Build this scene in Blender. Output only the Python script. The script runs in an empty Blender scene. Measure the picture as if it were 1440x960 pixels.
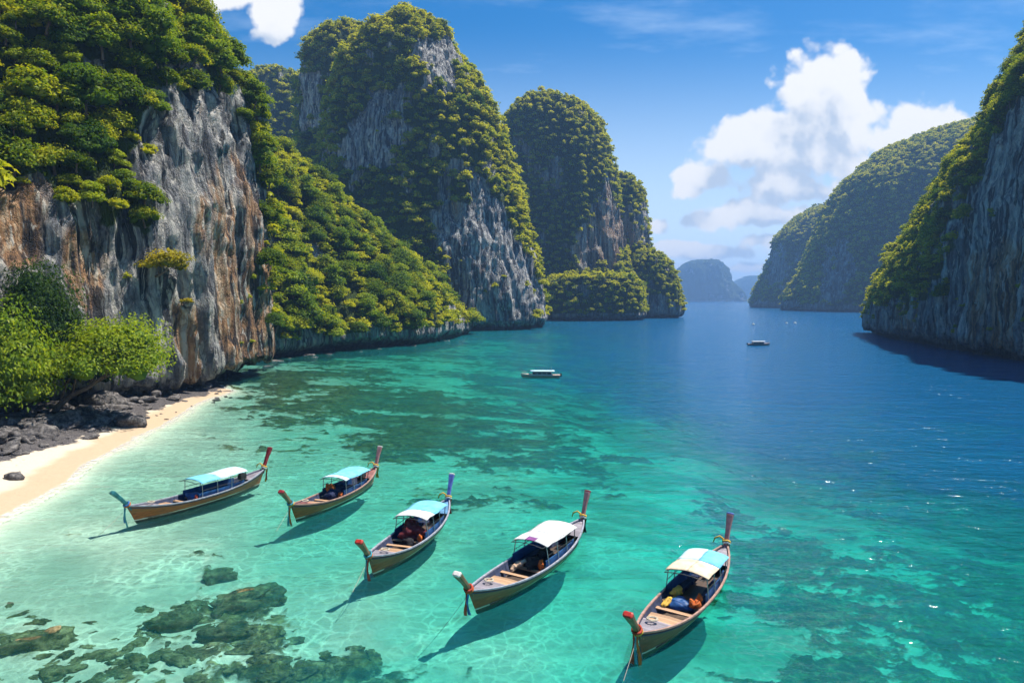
import bpy, math, random
import numpy as np
from mathutils import Vector, Matrix
from mathutils.bvhtree import BVHTree

C = bpy.context.scene
COL = C.collection
rng = np.random.default_rng(7)
random.seed(7)

# ------------------------------------------------------------------ camera
F = 960.0                       # focal length in photograph pixels (1440 wide)
CAM_H = 15.0
PITCH = math.atan(60 / 960.0)
cam_d = bpy.data.cameras.new('camera')
cam_d.sensor_width = 36.0
cam_d.lens = 24.0
cam_d.clip_start = 0.5
cam_d.clip_end = 60000
cam = bpy.data.objects.new('camera', cam_d)
COL.objects.link(cam)
cam.location = (0, 0, CAM_H)
cam.rotation_euler = (math.pi / 2 - PITCH, 0, 0)
C.camera = cam

# ------------------------------------------------------------------ light
SUN_EL, SUN_AZ = math.radians(65), math.radians(63)      # azimuth from +Y towards +X
S = Vector((math.cos(SUN_EL) * math.sin(SUN_AZ), math.cos(SUN_EL) * math.cos(SUN_AZ), math.sin(SUN_EL)))
sun_d = bpy.data.lights.new('sun', 'SUN')
sun_d.energy = 5.0
sun_d.angle = math.radians(0.53)
sun_d.color = (1.0, 0.95, 0.87)
sun = bpy.data.objects.new('sun', sun_d)
COL.objects.link(sun)
sun.rotation_euler = S.to_track_quat('Z', 'Y').to_euler()
sun.location = (0, 0, 400)

C.view_settings.view_transform = 'Standard'
C.view_settings.look = 'None'
C.view_settings.gamma = 1
C.view_settings.exposure = 0.66
C.render.engine = 'CYCLES'
cy = C.cycles
cy.max_bounces = 6
cy.diffuse_bounces = 2
cy.glossy_bounces = 2
cy.transmission_bounces = 2
cy.transparent_max_bounces = 6
cy.volume_bounces = 0
cy.caustics_reflective = False
cy.caustics_refractive = False
cy.use_denoising = True
cy.use_adaptive_sampling = True
cy.adaptive_threshold = 0.03
cy.sample_clamp_indirect = 4


# ------------------------------------------------------------------ node helper
class NT:
    def __init__(self, tree):
        self.t = tree
        self.t.nodes.clear()

    def n(self, typ, **kw):
        nd = self.t.nodes.new(typ)
        for k, v in kw.items():
            if k.startswith('i_'):
                key = k[2:]
                key = int(key) if key.isdigit() else key.replace('_', ' ')
                self.put(nd.inputs[key], v)
            else:
                setattr(nd, k, v)
        return nd

    def put(self, sock, v):
        if isinstance(v, bpy.types.NodeSocket):
            self.t.links.new(v, sock)
        elif isinstance(v, bpy.types.Node):
            self.t.links.new(v.outputs[0], sock)
        else:
            if hasattr(sock.default_value, '__len__') and not hasattr(v, '__len__'):
                v = [v] * len(sock.default_value)
            if hasattr(sock.default_value, '__len__') and len(sock.default_value) == 4 and len(v) == 3:
                v = (*v, 1)
            sock.default_value = v

    def math(self, op, a, b=None, c=None, clamp=False):
        nd = self.t.nodes.new('ShaderNodeMath')
        nd.operation = op
        nd.use_clamp = clamp
        for i, v in enumerate((a, b, c)):
            if v is not None:
                self.put(nd.inputs[i], v)
        return nd.outputs[0]

    def vmath(self, op, a, b=None, scale=None):
        nd = self.t.nodes.new('ShaderNodeVectorMath')
        nd.operation = op
        self.put(nd.inputs[0], a)
        if b is not None:
            self.put(nd.inputs[1], b)
        if scale is not None:
            self.put(nd.inputs['Scale'], scale)
        return nd.outputs['Value'] if op in ('LENGTH', 'DOT_PRODUCT', 'DISTANCE') else nd.outputs[0]

    def mix(self, f, a, b, blend='MIX'):
        nd = self.t.nodes.new('ShaderNodeMix')
        nd.data_type = 'RGBA'
        nd.blend_type = blend
        self.put(nd.inputs[0], f)
        self.put(nd.inputs[6], a)
        self.put(nd.inputs[7], b)
        return nd.outputs[2]

    def ramp(self, f, stops, interp='LINEAR'):
        nd = self.t.nodes.new('ShaderNodeValToRGB')
        cr = nd.color_ramp
        cr.interpolation = interp
        while len(cr.elements) < len(stops):
            cr.elements.new(0.5)
        for e, (p, c) in zip(cr.elements, stops):
            e.position = p
            if not hasattr(c, '__len__'):
                c = (c, c, c)
            e.color = (*c, 1)
        self.put(nd.inputs[0], f)
        return nd.outputs[0]

    def smooth(self, v, lo, hi):
        nd = self.t.nodes.new('ShaderNodeMapRange')
        nd.interpolation_type = 'SMOOTHSTEP'
        self.put(nd.inputs[0], v)
        self.put(nd.inputs[1], lo)
        self.put(nd.inputs[2], hi)
        return nd.outputs[0]

    def lin(self, v, lo, hi, a=0.0, b=1.0):
        nd = self.t.nodes.new('ShaderNodeMapRange')
        self.put(nd.inputs[0], v)
        for i, x in enumerate((lo, hi, a, b)):
            nd.inputs[i + 1].default_value = x
        return nd.outputs[0]

    def noise(self, vec, scale, detail=3, rough=0.55, dist=0.0, out=0):
        nd = self.t.nodes.new('ShaderNodeTexNoise')
        self.put(nd.inputs['Vector'], vec)
        self.put(nd.inputs['Scale'], scale)
        nd.inputs['Detail'].default_value = detail
        nd.inputs['Roughness'].default_value = rough
        nd.inputs['Distortion'].default_value = dist
        return nd.outputs[out]

    def scaled(self, vec, sc):
        return self.vmath('MULTIPLY', vec, sc)

    def attr(self, name, out='Fac'):
        nd = self.t.nodes.new('ShaderNodeAttribute')
        nd.attribute_name = name
        return nd.outputs[out]


def ray(px, py):
    u, v = (px - 720) / F, (py - 480) / F
    cp, sp = math.cos(PITCH), math.sin(PITCH)
    return np.array([u, cp - v * sp, -sp - v * cp])


def ground(px, py, z=0.0):
    d = ray(px, py)
    t = (z - CAM_H) / d[2]
    return np.array([0, 0, CAM_H]) + d * t


def at_y(px, py, y):
    d = ray(px, py)
    return np.array([0, 0, CAM_H]) + d * (y / d[1])


def project(P):
    P = np.asarray(P, float)
    cp, sp = math.cos(PITCH), math.sin(PITCH)
    y, z = P[..., 1], P[..., 2] - CAM_H
    dep = y * cp - z * sp
    up = y * sp + z * cp
    dep = np.where(dep < 0.1, 0.1, dep)
    return 720 + F * P[..., 0] / dep, 480 - F * up / dep, dep


# ------------------------------------------------------------------ sky
world = bpy.data.worlds.new('World')
C.world = world
world.use_nodes = True
world.cycles.sampling_method = 'NONE'
w = NT(world.node_tree)
tc = w.n('ShaderNodeTexCoord')
dirv = tc.outputs['Generated']
sepd = w.n('ShaderNodeSeparateXYZ', i_0=dirv)
zc = w.math('MAXIMUM', sepd.outputs[2], 0.004)
skyvec = w.n('ShaderNodeCombineXYZ', i_0=sepd.outputs[0], i_1=sepd.outputs[1], i_2=zc)
sky = w.n('ShaderNodeTexSky', sky_type='NISHITA', i_0=skyvec.outputs[0])
sky.sun_disc = False
sky.sun_elevation = SUN_EL
sky.sun_rotation = SUN_AZ
sky.altitude = 0
sky.air_density = 1.0
sky.dust_density = 0.6
sky.ozone_density = 3.0
skyc = w.n('ShaderNodeHueSaturation', i_Saturation=1.5, i_Value=0.92, i_Color=sky.outputs[0])

# cumulus field as a function of viewing direction (towards +Y)
grp = bpy.data.node_groups.new('cumulus', 'ShaderNodeTree')
grp.interface.new_socket('P', in_out='INPUT', socket_type='NodeSocketVector')
grp.interface.new_socket('D', in_out='OUTPUT', socket_type='NodeSocketFloat')
g = NT(grp)
gi = g.n('NodeGroupInput')
go = g.n('NodeGroupOutput')


def gdir(px, py):
    d = ray(px, py)
    return d[0] / d[1], d[2] / d[1]


BLOBS = [  # px, py, rx, ry
    (1168, 118, 50, 42), (1188, 150, 36, 44), (1140, 165, 36, 44), (1160, 215, 40, 34),
    (1085, 190, 46, 30), (1035, 200, 38, 30), (1105, 215, 46, 28), (1060, 215, 50, 20),
    (985, 252, 34, 20), (968, 270, 26, 12), (1045, 302, 52, 16), (1085, 308, 34, 12), (1120, 270, 46, 16),
    (1290, 172, 46, 30), (1262, 200, 46, 28), (1222, 235, 34, 24), (1345, 168, 30, 12), (1200, 270, 40, 20),
    (1150, 305, 44, 16), (1000, 310, 40, 12), (1090, 340, 50, 10), (1105, 258, 50, 18), (945, 347, 40, 8), (1010, 352, 70, 10), (925, 315, 16, 10), (1060, 374, 70, 7),
    (335, -10, 54, 20), (388, 8, 32, 28), (384, 45, 22, 17), (336, 120, 10, 6),
]
nz = g.noise(g.scaled(gi.outputs[0], (1, 1, 1)), 9.0, 6, 0.58, 0.0, 1)
warp = g.vmath('MULTIPLY', g.vmath('SUBTRACT', nz, (0.5, 0.5, 0.5)), (0.040, 0.034, 0))
P = g.vmath('ADD', gi.outputs[0], warp)
acc = None
for (bx, by, rx, ry) in BLOBS:
    cx, cz = gdir(bx, by)
    q = g.vmath('MULTIPLY', g.vmath('SUBTRACT', P, (cx, cz, 0)), (F / rx / 1.78, F / ry / 1.82, 0))
    e = g.math('SUBTRACT', 1.0, g.vmath('LENGTH', q))
    if acc is None:
        acc = e
    else:
        m = g.n('ShaderNodeMath', operation='SMOOTH_MAX', i_0=acc, i_1=e, i_2=0.25)
        acc = m.outputs[0]
vor = g.n('ShaderNodeTexVoronoi', feature='SMOOTH_F1', i_Vector=P, i_Scale=34.0)
vor.inputs['Smoothness'].default_value = 0.4
vor.inputs['Detail'].default_value = 2.0
vor2 = g.n('ShaderNodeTexVoronoi', feature='SMOOTH_F1', i_Vector=P, i_Scale=13.0)
vor2.inputs['Smoothness'].default_value = 0.3
puff = g.math('ADD', g.math('MULTIPLY', g.math('SUBTRACT', 0.42, vor.outputs[0]), 0.40), g.math('MULTIPLY', g.math('SUBTRACT', 0.42, vor2.outputs[0]), 0.42))
D = g.math('ADD', acc, puff)
g.put(go.inputs[0], D)

ydir = w.math('MAXIMUM', sepd.outputs[1], 0.08)
gx = w.math('DIVIDE', sepd.outputs[0], ydir)
gz = w.math('DIVIDE', sepd.outputs[2], ydir)
gp = w.n('ShaderNodeCombineXYZ', i_0=gx, i_1=gz, i_2=0.0).outputs[0]


def field(off):
    nd = w.t.nodes.new('ShaderNodeGroup')
    nd.node_tree = grp
    w.put(nd.inputs[0], w.vmath('ADD', gp, off))
    return nd.outputs[0]


d0 = field((0, 0, 0))
d1 = field((0.020, 0.060, 0))
front = w.smooth(sepd.outputs[1], 0.1, 0.2)
alpha = w.math('MULTIPLY', w.smooth(d0, 0.0, 0.30), front)
shade = w.smooth(d1, 0.0, 0.62)
rim = w.smooth(w.math('SUBTRACT', d1, d0), -0.30, 0.25)
shade = w.math('MULTIPLY', shade, w.math('ADD', 0.35, w.math('MULTIPLY', rim, 0.65)))
ccol = w.mix(shade, (1.0, 1.0, 1.0), (0.55, 0.65, 0.80))
# thin high veil, stronger low down
veil = w.noise(w.scaled(gp, (2.2, 9.0, 1)), 1.6, 5, 0.6)
veil = w.math('MULTIPLY', w.smooth(veil, 0.45, 0.8), 0.33)
low = w.math('MULTIPLY', w.smooth(gz, 0.40, 0.0), 0.95)
veil = w.math('MAXIMUM', veil, low, clamp=True)
veil = w.math('MULTIPLY', veil, front)
b_sky = w.n('ShaderNodeBackground', i_0=skyc.outputs[0], i_1=0.092)
b_veil = w.n('ShaderNodeBackground', i_0=(0.62, 0.76, 0.92), i_1=0.86)
b_cloud = w.n('ShaderNodeBackground', i_0=ccol, i_1=0.66)
m1 = w.n('ShaderNodeMixShader', i_0=veil, i_1=b_sky.outputs[0], i_2=b_veil.outputs[0])
m2 = w.n('ShaderNodeMixShader', i_0=alpha, i_1=m1.outputs[0], i_2=b_cloud.outputs[0])
w.n('ShaderNodeOutputWorld', i_0=m2.outputs[0])


# ------------------------------------------------------------------ numpy noise
def _hash(ix, iy, iz, seed):
    h = (ix.astype(np.int64) * 374761393 + iy.astype(np.int64) * 668265263 + iz.astype(np.int64) * 2147483647 + seed * 974634457) & 0xFFFFFFFF
    h = ((h ^ (h >> 13)) * 1274126177) & 0xFFFFFFFF
    h = ((h ^ (h >> 16)) * 2246822519) & 0xFFFFFFFF
    h = h ^ (h >> 15)
    return (h & 0xFFFFFF) / float(0xFFFFFF) * 2 - 1


def vnoise(P, seed=0):
    fl = np.floor(P)
    f = P - fl
    i = fl.astype(np.int64)
    u = f * f * f * (f * (f * 6 - 15) + 10)
    r = 0
    for dx in (0, 1):
        wx = u[..., 0] if dx else 1 - u[..., 0]
        for dy in (0, 1):
            wy = u[..., 1] if dy else 1 - u[..., 1]
            for dz in (0, 1):
                wz = u[..., 2] if dz else 1 - u[..., 2]
                r = r + wx * wy * wz * _hash(i[..., 0] + dx, i[..., 1] + dy, i[..., 2] + dz, seed)
    return r


def fbm(P, octv=4, seed=0, gain=0.5):
    a, s, r = 1.0, 0.0, 0
    P = np.array(P, float)
    for o in range(octv):
        r = r + a * vnoise(P + 17.3 * o, seed + o)
        s += a
        a *= gain
        P = P * 2.03
    return r / s


def ridged(P, octv=3, seed=0):
    a, s, r = 1.0, 0.0, 0
    P = np.array(P, float)
    for o in range(octv):
        r = r + a * (1 - np.abs(vnoise(P + 9.1 * o, seed + o)) * 2)
        s += a
        a *= 0.5
        P = P * 2.1
    return r / s


def sstep(a, b, x):
    t = np.clip((x - a) / (b - a), 0, 1)
    return t * t * (3 - 2 * t)


def inpoly(px, py, poly):
    r = np.zeros(px.shape, bool)
    n = len(poly)
    for k in range(n):
        x0, y0 = poly[k]
        x1, y1 = poly[(k + 1) % n]
        c = ((y0 > py) != (y1 > py)) & (px < (x1 - x0) * (py - y0) / ((y1 - y0) if y1 != y0 else 1e-9) + x0)
        r ^= c
    return r


# ------------------------------------------------------------------ mesh helpers
def mesh_np(name, V, Fq, mats=(), smooth=False, attrs=None):
    me = bpy.data.meshes.new(name)
    V = np.asarray(V, np.float32)
    Fq = np.asarray(Fq, np.int32)
    nf, k = Fq.shape
    me.vertices.add(len(V))
    me.vertices.foreach_set('co', V.ravel())
    me.loops.add(nf * k)
    me.loops.foreach_set('vertex_index', Fq.ravel())
    me.polygons.add(nf)
    me.polygons.foreach_set('loop_start', np.arange(0, nf * k, k, dtype=np.int32))
    me.polygons.foreach_set('loop_total', np.full(nf, k, np.int32))
    if smooth:
        me.polygons.foreach_set('use_smooth', np.ones(nf, bool))
    for m in mats:
        me.materials.append(m)
    for an, arr in (attrs or {}).items():
        a = me.attributes.new(an, 'FLOAT', 'POINT')
        a.data.foreach_set('value', np.asarray(arr, np.float32))
    me.update()
    me.validate()
    return me


def link(name, me, parent=None, loc=None, kind=None, label=None, cat=None, group=None):
    o = bpy.data.objects.new(name, me)
    COL.objects.link(o)
    if parent is not None:
        o.parent = parent
    if loc is not None:
        o.location = loc
    if kind:
        o['kind'] = kind
    if label:
        o['label'] = label
    if cat:
        o['category'] = cat
    if group:
        o['group'] = group
    return o


def grid_faces(nr, nc, closed=False):
    r = np.arange(nr - 1)[:, None]
    c = np.arange(nc if closed else nc - 1)[None, :]
    c1 = (c + 1) % nc
    a = r * nc + c
    b = r * nc + c1
    d = (r + 1) * nc + c
    e = (r + 1) * nc + c1
    return np.stack([a, b, e, d], -1).reshape(-1, 4)


class MB:
    """collects small shapes into one mesh"""
    def __init__(self):
        self.v, self.f = [], []

    def add(self, vs, fs):
        o = len(self.v)
        self.v += [tuple(p) for p in vs]
        self.f += [tuple(i + o for i in f) for f in fs]

    def box(self, c, s, rot=None, taper=1.0):
        x, y, z = (q / 2 for q in s)
        vs = []
        for sz in (-1, 1):
            t = taper if sz > 0 else 1.0
            for sx, sy in ((-1, -1), (1, -1), (1, 1), (-1, 1)):
                p = Vector((sx * x * t, sy * y * t, sz * z))
                if rot is not None:
                    p = rot @ p
                vs.append(p + Vector(c))
        self.add(vs, [(3, 2, 1, 0), (4, 5, 6, 7), (0, 1, 5, 4), (1, 2, 6, 5), (2, 3, 7, 6), (3, 0, 4, 7)])

    def tube(self, pts, rad, n=6, caps=True, flat=1.0):
        pts = [Vector(p) for p in pts]
        rs = rad if hasattr(rad, '__len__') else [rad] * len(pts)
        vs, fs = [], []
        up = Vector((0, 0, 1))
        for i, p in enumerate(pts):
            t = (pts[min(i + 1, len(pts) - 1)] - pts[max(i - 1, 0)]).normalized()
            a = up.cross(t)
            if a.length < 1e-3:
                a = Vector((1, 0, 0))
            a.normalize()
            b = t.cross(a)
            for k in range(n):
                an = 2 * math.pi * k / n
                vs.append(p + a * math.cos(an) * rs[i] + b * math.sin(an) * rs[i] * flat)
        for i in range(len(pts) - 1):
            for k in range(n):
                k1 = (k + 1) % n
                fs.append((i * n + k, i * n + k1, (i + 1) * n + k1, (i + 1) * n + k))
        if caps:
            fs.append(tuple(range(n - 1, -1, -1)))
            o = (len(pts) - 1) * n
            fs.append(tuple(range(o, o + n)))
        self.add(vs, fs)

    def blob(self, c, r, seed=0, n=10, m=6, amp=0.18, rot=None):
        vs, fs = [], []
        for i in range(m + 1):
            th = math.pi * i / m
            for k in range(n):
                ph = 2 * math.pi * k / n
                vs.append((math.sin(th) * math.cos(ph), math.sin(th) * math.sin(ph), math.cos(th)))
        vs = np.array(vs)
        nn = 1 + amp * 2 * fbm(vs * 1.3 + seed * 7.7, 3, seed)
        vs = vs * nn[:, None] * np.array(r)
        if rot is not None:
            vs = vs @ np.array(rot).T
        vs = vs + np.array(c)
        for i in range(m):
            for k in range(n):
                k1 = (k + 1) % n
                fs.append((i * n + k, (i + 1) * n + k, (i + 1) * n + k1, i * n + k1))
        self.add(vs, fs)

    def sheet(self, grid, thick=None):
        """grid: list of rows of points; optional thickness downwards"""
        nr, nc = len(grid), len(grid[0])
        vs = [Vector(p) for row in grid for p in row]
        fs = [(i * nc + j, i * nc + j + 1, (i + 1) * nc + j + 1, (i + 1) * nc + j) for i in range(nr - 1) for j in range(nc - 1)]
        if thick:
            o = len(vs)
            vs += [v - Vector((0, 0, thick)) for v in vs]
            fs += [tuple(o + q for q in reversed(f)) for f in fs[:]]
            ring = [j for j in range(nc)] + [i * nc + nc - 1 for i in range(1, nr)] + \
                   [(nr - 1) * nc + j for j in range(nc - 2, -1, -1)] + [i * nc for i in range(nr - 2, 0, -1)]
            for a, b in zip(ring, ring[1:] + ring[:1]):
                fs.append((b, a, a + o, b + o))
        self.add(vs, fs)

    def build(self, name, mat, parent=None, smooth=False, **kw):
        me = bpy.data.meshes.new(name)
        me.from_pydata([tuple(p) for p in self.v], [], self.f)
        if mat:
            me.materials.append(mat)
        if smooth:
            me.polygons.foreach_set('use_smooth', np.ones(len(me.polygons), bool))
        me.update()
        return link(name, me, parent, **kw)


# ------------------------------------------------------------------ materials
def newmat(name):
    m = bpy.data.materials.new(name)
    m.use_nodes = True
    return m, NT(m.node_tree)


def simple(name, col, rough=0.6, var=0.25, scale=6.0, spec=0.3, stretch=(1, 1, 1), metal=0.0):
    m, t = newmat(name)
    tcn = t.n('ShaderNodeTexCoord')
    v = t.scaled(tcn.outputs['Object'], stretch)
    nz_ = t.noise(v, scale, 5, 0.65)
    f = t.smooth(nz_, 0.3, 0.7)
    c = t.mix(f, [q * (1 - var) for q in col], [min(1, q * (1 + var)) for q in col])
    bmp = t.n('ShaderNodeBump', i_Strength=0.25, i_Distance=0.02, i_Height=nz_)
    p = t.n('ShaderNodeBsdfPrincipled', i_Base_Color=c, i_Roughness=rough, i_Metallic=metal, i_Normal=bmp.outputs[0])
    p.inputs['Specular IOR Level'].default_value = spec
    t.n('ShaderNodeOutputMaterial', i_0=p.outputs[0])
    return m


def rock_material(name, warmth=1.0, bright=1.0, bump=1.0, fine=1.0):
    m, t = newmat(name)
    tcn = t.n('ShaderNodeTexCoord')
    ob = tcn.outputs['Object']
    wob = t.vmath('MULTIPLY', t.vmath('SUBTRACT', t.noise(ob, 0.06 * fine, 3, 0.5, 0, 1), (0.5, 0.5, 0.5)), (6, 6, 0))
    pw = t.vmath('ADD', ob, wob)
    sv = t.scaled(pw, (0.45 * fine, 0.45 * fine, 0.022 * fine))
    s1 = t.noise(sv, 1.0, 6, 0.62)
    sv2 = t.scaled(pw, (1.2 * fine, 1.2 * fine, 0.05 * fine))
    s2 = t.noise(sv2, 1.0, 5, 0.65)
    s3 = t.noise(t.scaled(pw, (0.16 * fine, 0.16 * fine, 0.02 * fine)), 1.0, 4, 0.6)
    mott = t.noise(ob, 0.35 * fine, 6, 0.7)
    st = t.math('ADD', t.math('MULTIPLY', s1, 0.6), t.math('MULTIPLY', s2, 0.4))
    st = t.math('ADD', st, t.math('MULTIPLY', t.math('SUBTRACT', mott, 0.5), 0.12))
    grey = t.ramp(st, [(0.37, (0.030, 0.033, 0.038)), (0.425, (0.13, 0.133, 0.142)), (0.49, (0.29, 0.288, 0.285)), (0.545, (0.50, 0.475, 0.43)), (0.61, (0.76, 0.72, 0.63))])
    warmc = t.ramp(st, [(0.37, (0.035, 0.033, 0.034)), (0.42, (0.20, 0.12, 0.07)), (0.48, (0.46, 0.25, 0.12)), (0.54, (0.64, 0.44, 0.27)), (0.62, (0.78, 0.70, 0.56))])
    wm = t.math('ADD', t.attr('warm'), t.math('MULTIPLY', t.math('SUBTRACT', s3, 0.5), 2.4))
    wm = t.smooth(wm, 0.35, 0.75)
    wm = t.math('MULTIPLY', wm, warmth)
    c = t.mix(wm, grey, warmc)
    # dark water stains
    stain = t.smooth(t.noise(t.scaled(pw, (0.7 * fine, 0.7 * fine, 0.022 * fine)), 1.0, 3, 0.5), 0.545, 0.61)
    c = t.mix(t.math('MULTIPLY', stain, 0.85), c, (0.03, 0.033, 0.04))
    drip = t.smooth(t.noise(t.scaled(pw, (1.3 * fine, 1.3 * fine, 0.030 * fine)), 1.0, 4, 0.55), 0.575, 0.64)
    c = t.mix(t.math('MULTIPLY', drip, 0.8), c, (0.70, 0.66, 0.57))
    # tide band
    sepz = t.n('ShaderNodeSeparateXYZ', i_0=ob)
    tide = t.smooth(t.math('ADD', sepz.outputs[2], t.math('MULTIPLY', mott, 3.0)), 4.6, 2.6)
    c = t.mix(t.math('MULTIPLY', tide, 0.85), c, (0.028, 0.026, 0.025))
    # soil and undergrowth under the trees
    vg = t.math('ADD', t.attr('veg'), t.math('MULTIPLY', t.math('SUBTRACT', mott, 0.5), 1.2))
    vg = t.smooth(vg, 0.4, 0.75)
    soil = t.mix(t.noise(ob, 0.8 * fine, 4, 0.6), (0.030, 0.055, 0.010), (0.07, 0.105, 0.016))
    c = t.mix(vg, c, soil)
    c = t.mix(1.0, c, (bright, bright, bright), 'MULTIPLY')
    h = t.math('ADD', t.math('MULTIPLY', s2, 1.1), t.math('MULTIPLY', mott, 0.8))
    h = t.math('ADD', h, t.math('MULTIPLY', t.noise(t.scaled(ob, (1.0, 1.0, 0.35)), 1.6 * fine, 5, 0.7), 0.5))
    crk = t.n('ShaderNodeTexVoronoi', feature='DISTANCE_TO_EDGE', i_Vector=t.scaled(t.vmath('ADD', pw, t.vmath('MULTIPLY', t.noise(ob, 1.5 * fine, 3, 0.6, 0, 1), (1.6, 1.6, 1.6))), (0.9 * fine, 0.9 * fine, 0.28 * fine)), i_Scale=0.8).outputs[0]
    crk = t.smooth(crk, 0.0, 0.10)
    h = t.math('ADD', h, t.math('MULTIPLY', t.noise(t.scaled(ob, (1.0, 1.0, 0.5)), 5.5 * fine, 5, 0.75), 0.34))
    h = t.math('ADD', h, t.math('MULTIPLY', crk, 0.35))
    c = t.mix(t.math('MULTIPLY', t.math('SUBTRACT', 1.0, crk), 0.25), c, (0.05, 0.05, 0.052))
    bmp = t.n('ShaderNodeBump', i_Strength=1.0, i_Distance=1.5 * bump / fine, i_Height=h)
    p = t.n('ShaderNodeBsdfPrincipled', i_Base_Color=c, i_Roughness=0.85, i_Normal=bmp.outputs[0])
    p.inputs['Specular IOR Level'].default_value = 0.2
    t.n('ShaderNodeOutputMaterial', i_0=p.outputs[0])
    return m


def foliage_material(name, dark, mid, lightc, trans=0.38):
    m, t = newmat(name)
    geo = t.n('ShaderNodeNewGeometry')
    oi = t.n('ShaderNodeObjectInfo')
    f = t.math('ADD', t.math('MULTIPLY', t.attr('tint'), 0.58), t.math('MULTIPLY', geo.outputs['Random Per Island'], 0.24))
    f = t.math('ADD', f, t.math('MULTIPLY', oi.outputs['Random'], 0.36))
    c = t.ramp(f, [(0.15, dark), (0.5, mid), (0.88, lightc)])
    d = t.n('ShaderNodeBsdfDiffuse', i_Color=c)
    tr = t.n('ShaderNodeBsdfTranslucent', i_Color=t.mix(1.0, c, (1.35, 1.25, 0.55), 'MULTIPLY'))
    gl = t.n('ShaderNodeBsdfGlossy', i_Color=(1, 1, 1), i_Roughness=0.45)
    mx = t.n('ShaderNodeMixShader', i_0=trans, i_1=d.outputs[0], i_2=tr.outputs[0])
    mx2 = t.n('ShaderNodeMixShader', i_0=0.006, i_1=mx.outputs[0], i_2=gl.outputs[0])
    t.n('ShaderNodeOutputMaterial', i_0=mx2.outputs[0])
    return m


M_FOL = foliage_material('foliage', (0.018, 0.048, 0.005), (0.122, 0.200, 0.008), (0.46, 0.46, 0.016), 0.45)
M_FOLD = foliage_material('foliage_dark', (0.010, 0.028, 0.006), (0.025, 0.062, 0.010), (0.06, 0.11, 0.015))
M_FOLM = foliage_material('foliage_deep', (0.014, 0.040, 0.007), (0.05, 0.115, 0.012), (0.16, 0.24, 0.02), 0.40)
M_FOLY = foliage_material('foliage_golden', (0.12, 0.13, 0.010), (0.34, 0.29, 0.02), (0.55, 0.44, 0.04))
M_FOLB = foliage_material('foliage_bright', (0.035, 0.080, 0.007), (0.13, 0.22, 0.014), (0.34, 0.40, 0.02), 0.42)
M_BARK = simple('bark', (0.15, 0.11, 0.08), 0.9, 0.4, 8, 0.1, (1, 1, 0.25))
M_ROCK = rock_material('limestone', 1.0, 1.0, 1.0)
M_ROCKS = rock_material('limestone_shade_lifted', 0.9, 1.1, 1.0)  # limestone copy with its colour lightened for the cliffs that lie in shade
M_ROCKFAR = rock_material('limestone_far', 0.8, 0.95, 1.6, 0.55)

# ------------------------------------------------------------------ pixel masks (which parts of each cliff are bare in the photograph)
ROCK_POLYS = [
    [(-60, 225), (0, 232), (50, 250), (110, 285), (170, 318), (205, 322), (210, 250), (205, 175), (215, 130), (240, 95), (285, 105), (322, 118), (348, 155), (362, 230), (388, 400), (392, 520), (230, 545), (-60, 560)],
    [(268, 12), (300, 8), (322, 60), (300, 62)], [(120, 90), (150, 110), (165, 150), (140, 150)],
    [(490, 240), (560, 242), (578, 130), (545, 112), (500, 165)],
    [(560, 60), (640, 58), (652, 100), (655, 132), (622, 122)],
    [(610, 250), (640, 225), (690, 262), (712, 305), (747, 350), (765, 400), (780, 480), (640, 480), (622, 395), (608, 310)],
    [(422, 92), (455, 105), (455, 180), (425, 190)],
    [(800, 358), (817, 317), (847, 267), (862, 235), (868, 270), (868, 290), (905, 325), (913, 340), (897, 352), (872, 360), (863, 382), (822, 382)],
    [(897, 275), (914, 290), (916, 345), (903, 332)],
    [(905, 412), (960, 430), (960, 450), (905, 450)],
    [(1190, 442), (1250, 430), (1290, 432), (1318, 408), (1330, 330), (1352, 285), (1382, 240), (1402, 190), (1450, 140), (1700, 60), (1700, 600), (1190, 500)],
    [(1160, 345), (1190, 335), (1207, 380), (1187, 424), (1150, 424)], [(1105, 424), (1210, 432), (1210, 446), (1105, 440)],
    [(1083, 350), (1105, 345), (1106, 405), (1076, 405)], [(1055, 424), (1115, 424), (1115, 436), (1055, 436)],
    [(375, 478), (440, 476), (560, 468), (660, 452), (660, 485), (375, 515)],
]
WARM_POLYS = [
    [(262, 330), (300, 215), (335, 205), (360, 290), (388, 400), (390, 510), (235, 540), (240, 430), (300, 420)],
    [(0, 250), (45, 255), (60, 380), (0, 390)], [(95, 330), (140, 330), (150, 430), (100, 420)],
    [(800, 358), (817, 317), (847, 267), (862, 246), (866, 290), (905, 325), (911, 337), (872, 358), (863, 379), (822, 379)],
    [(625, 260), (650, 270), (655, 320), (632, 320)],
    [(1255, 430), (1290, 420), (1290, 470), (1250, 465)], [(1355, 350), (1440, 330), (1440, 500), (1360, 480)],
]


def mask_at(P, polys):
    px, py, dep = project(P)
    r = np.zeros(px.shape, bool)
    for po in polys:
        r |= inpoly(px, py, po)
    return r


def grid_normals(V):
    du = np.gradient(V, axis=1)
    dv = np.gradient(V, axis=0)
    n = np.cross(du, dv)
    n /= np.linalg.norm(n, axis=-1, keepdims=True) + 1e-9
    return n


CLIFFS = []          # (name, V grid, normals, faces, settings)


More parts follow.
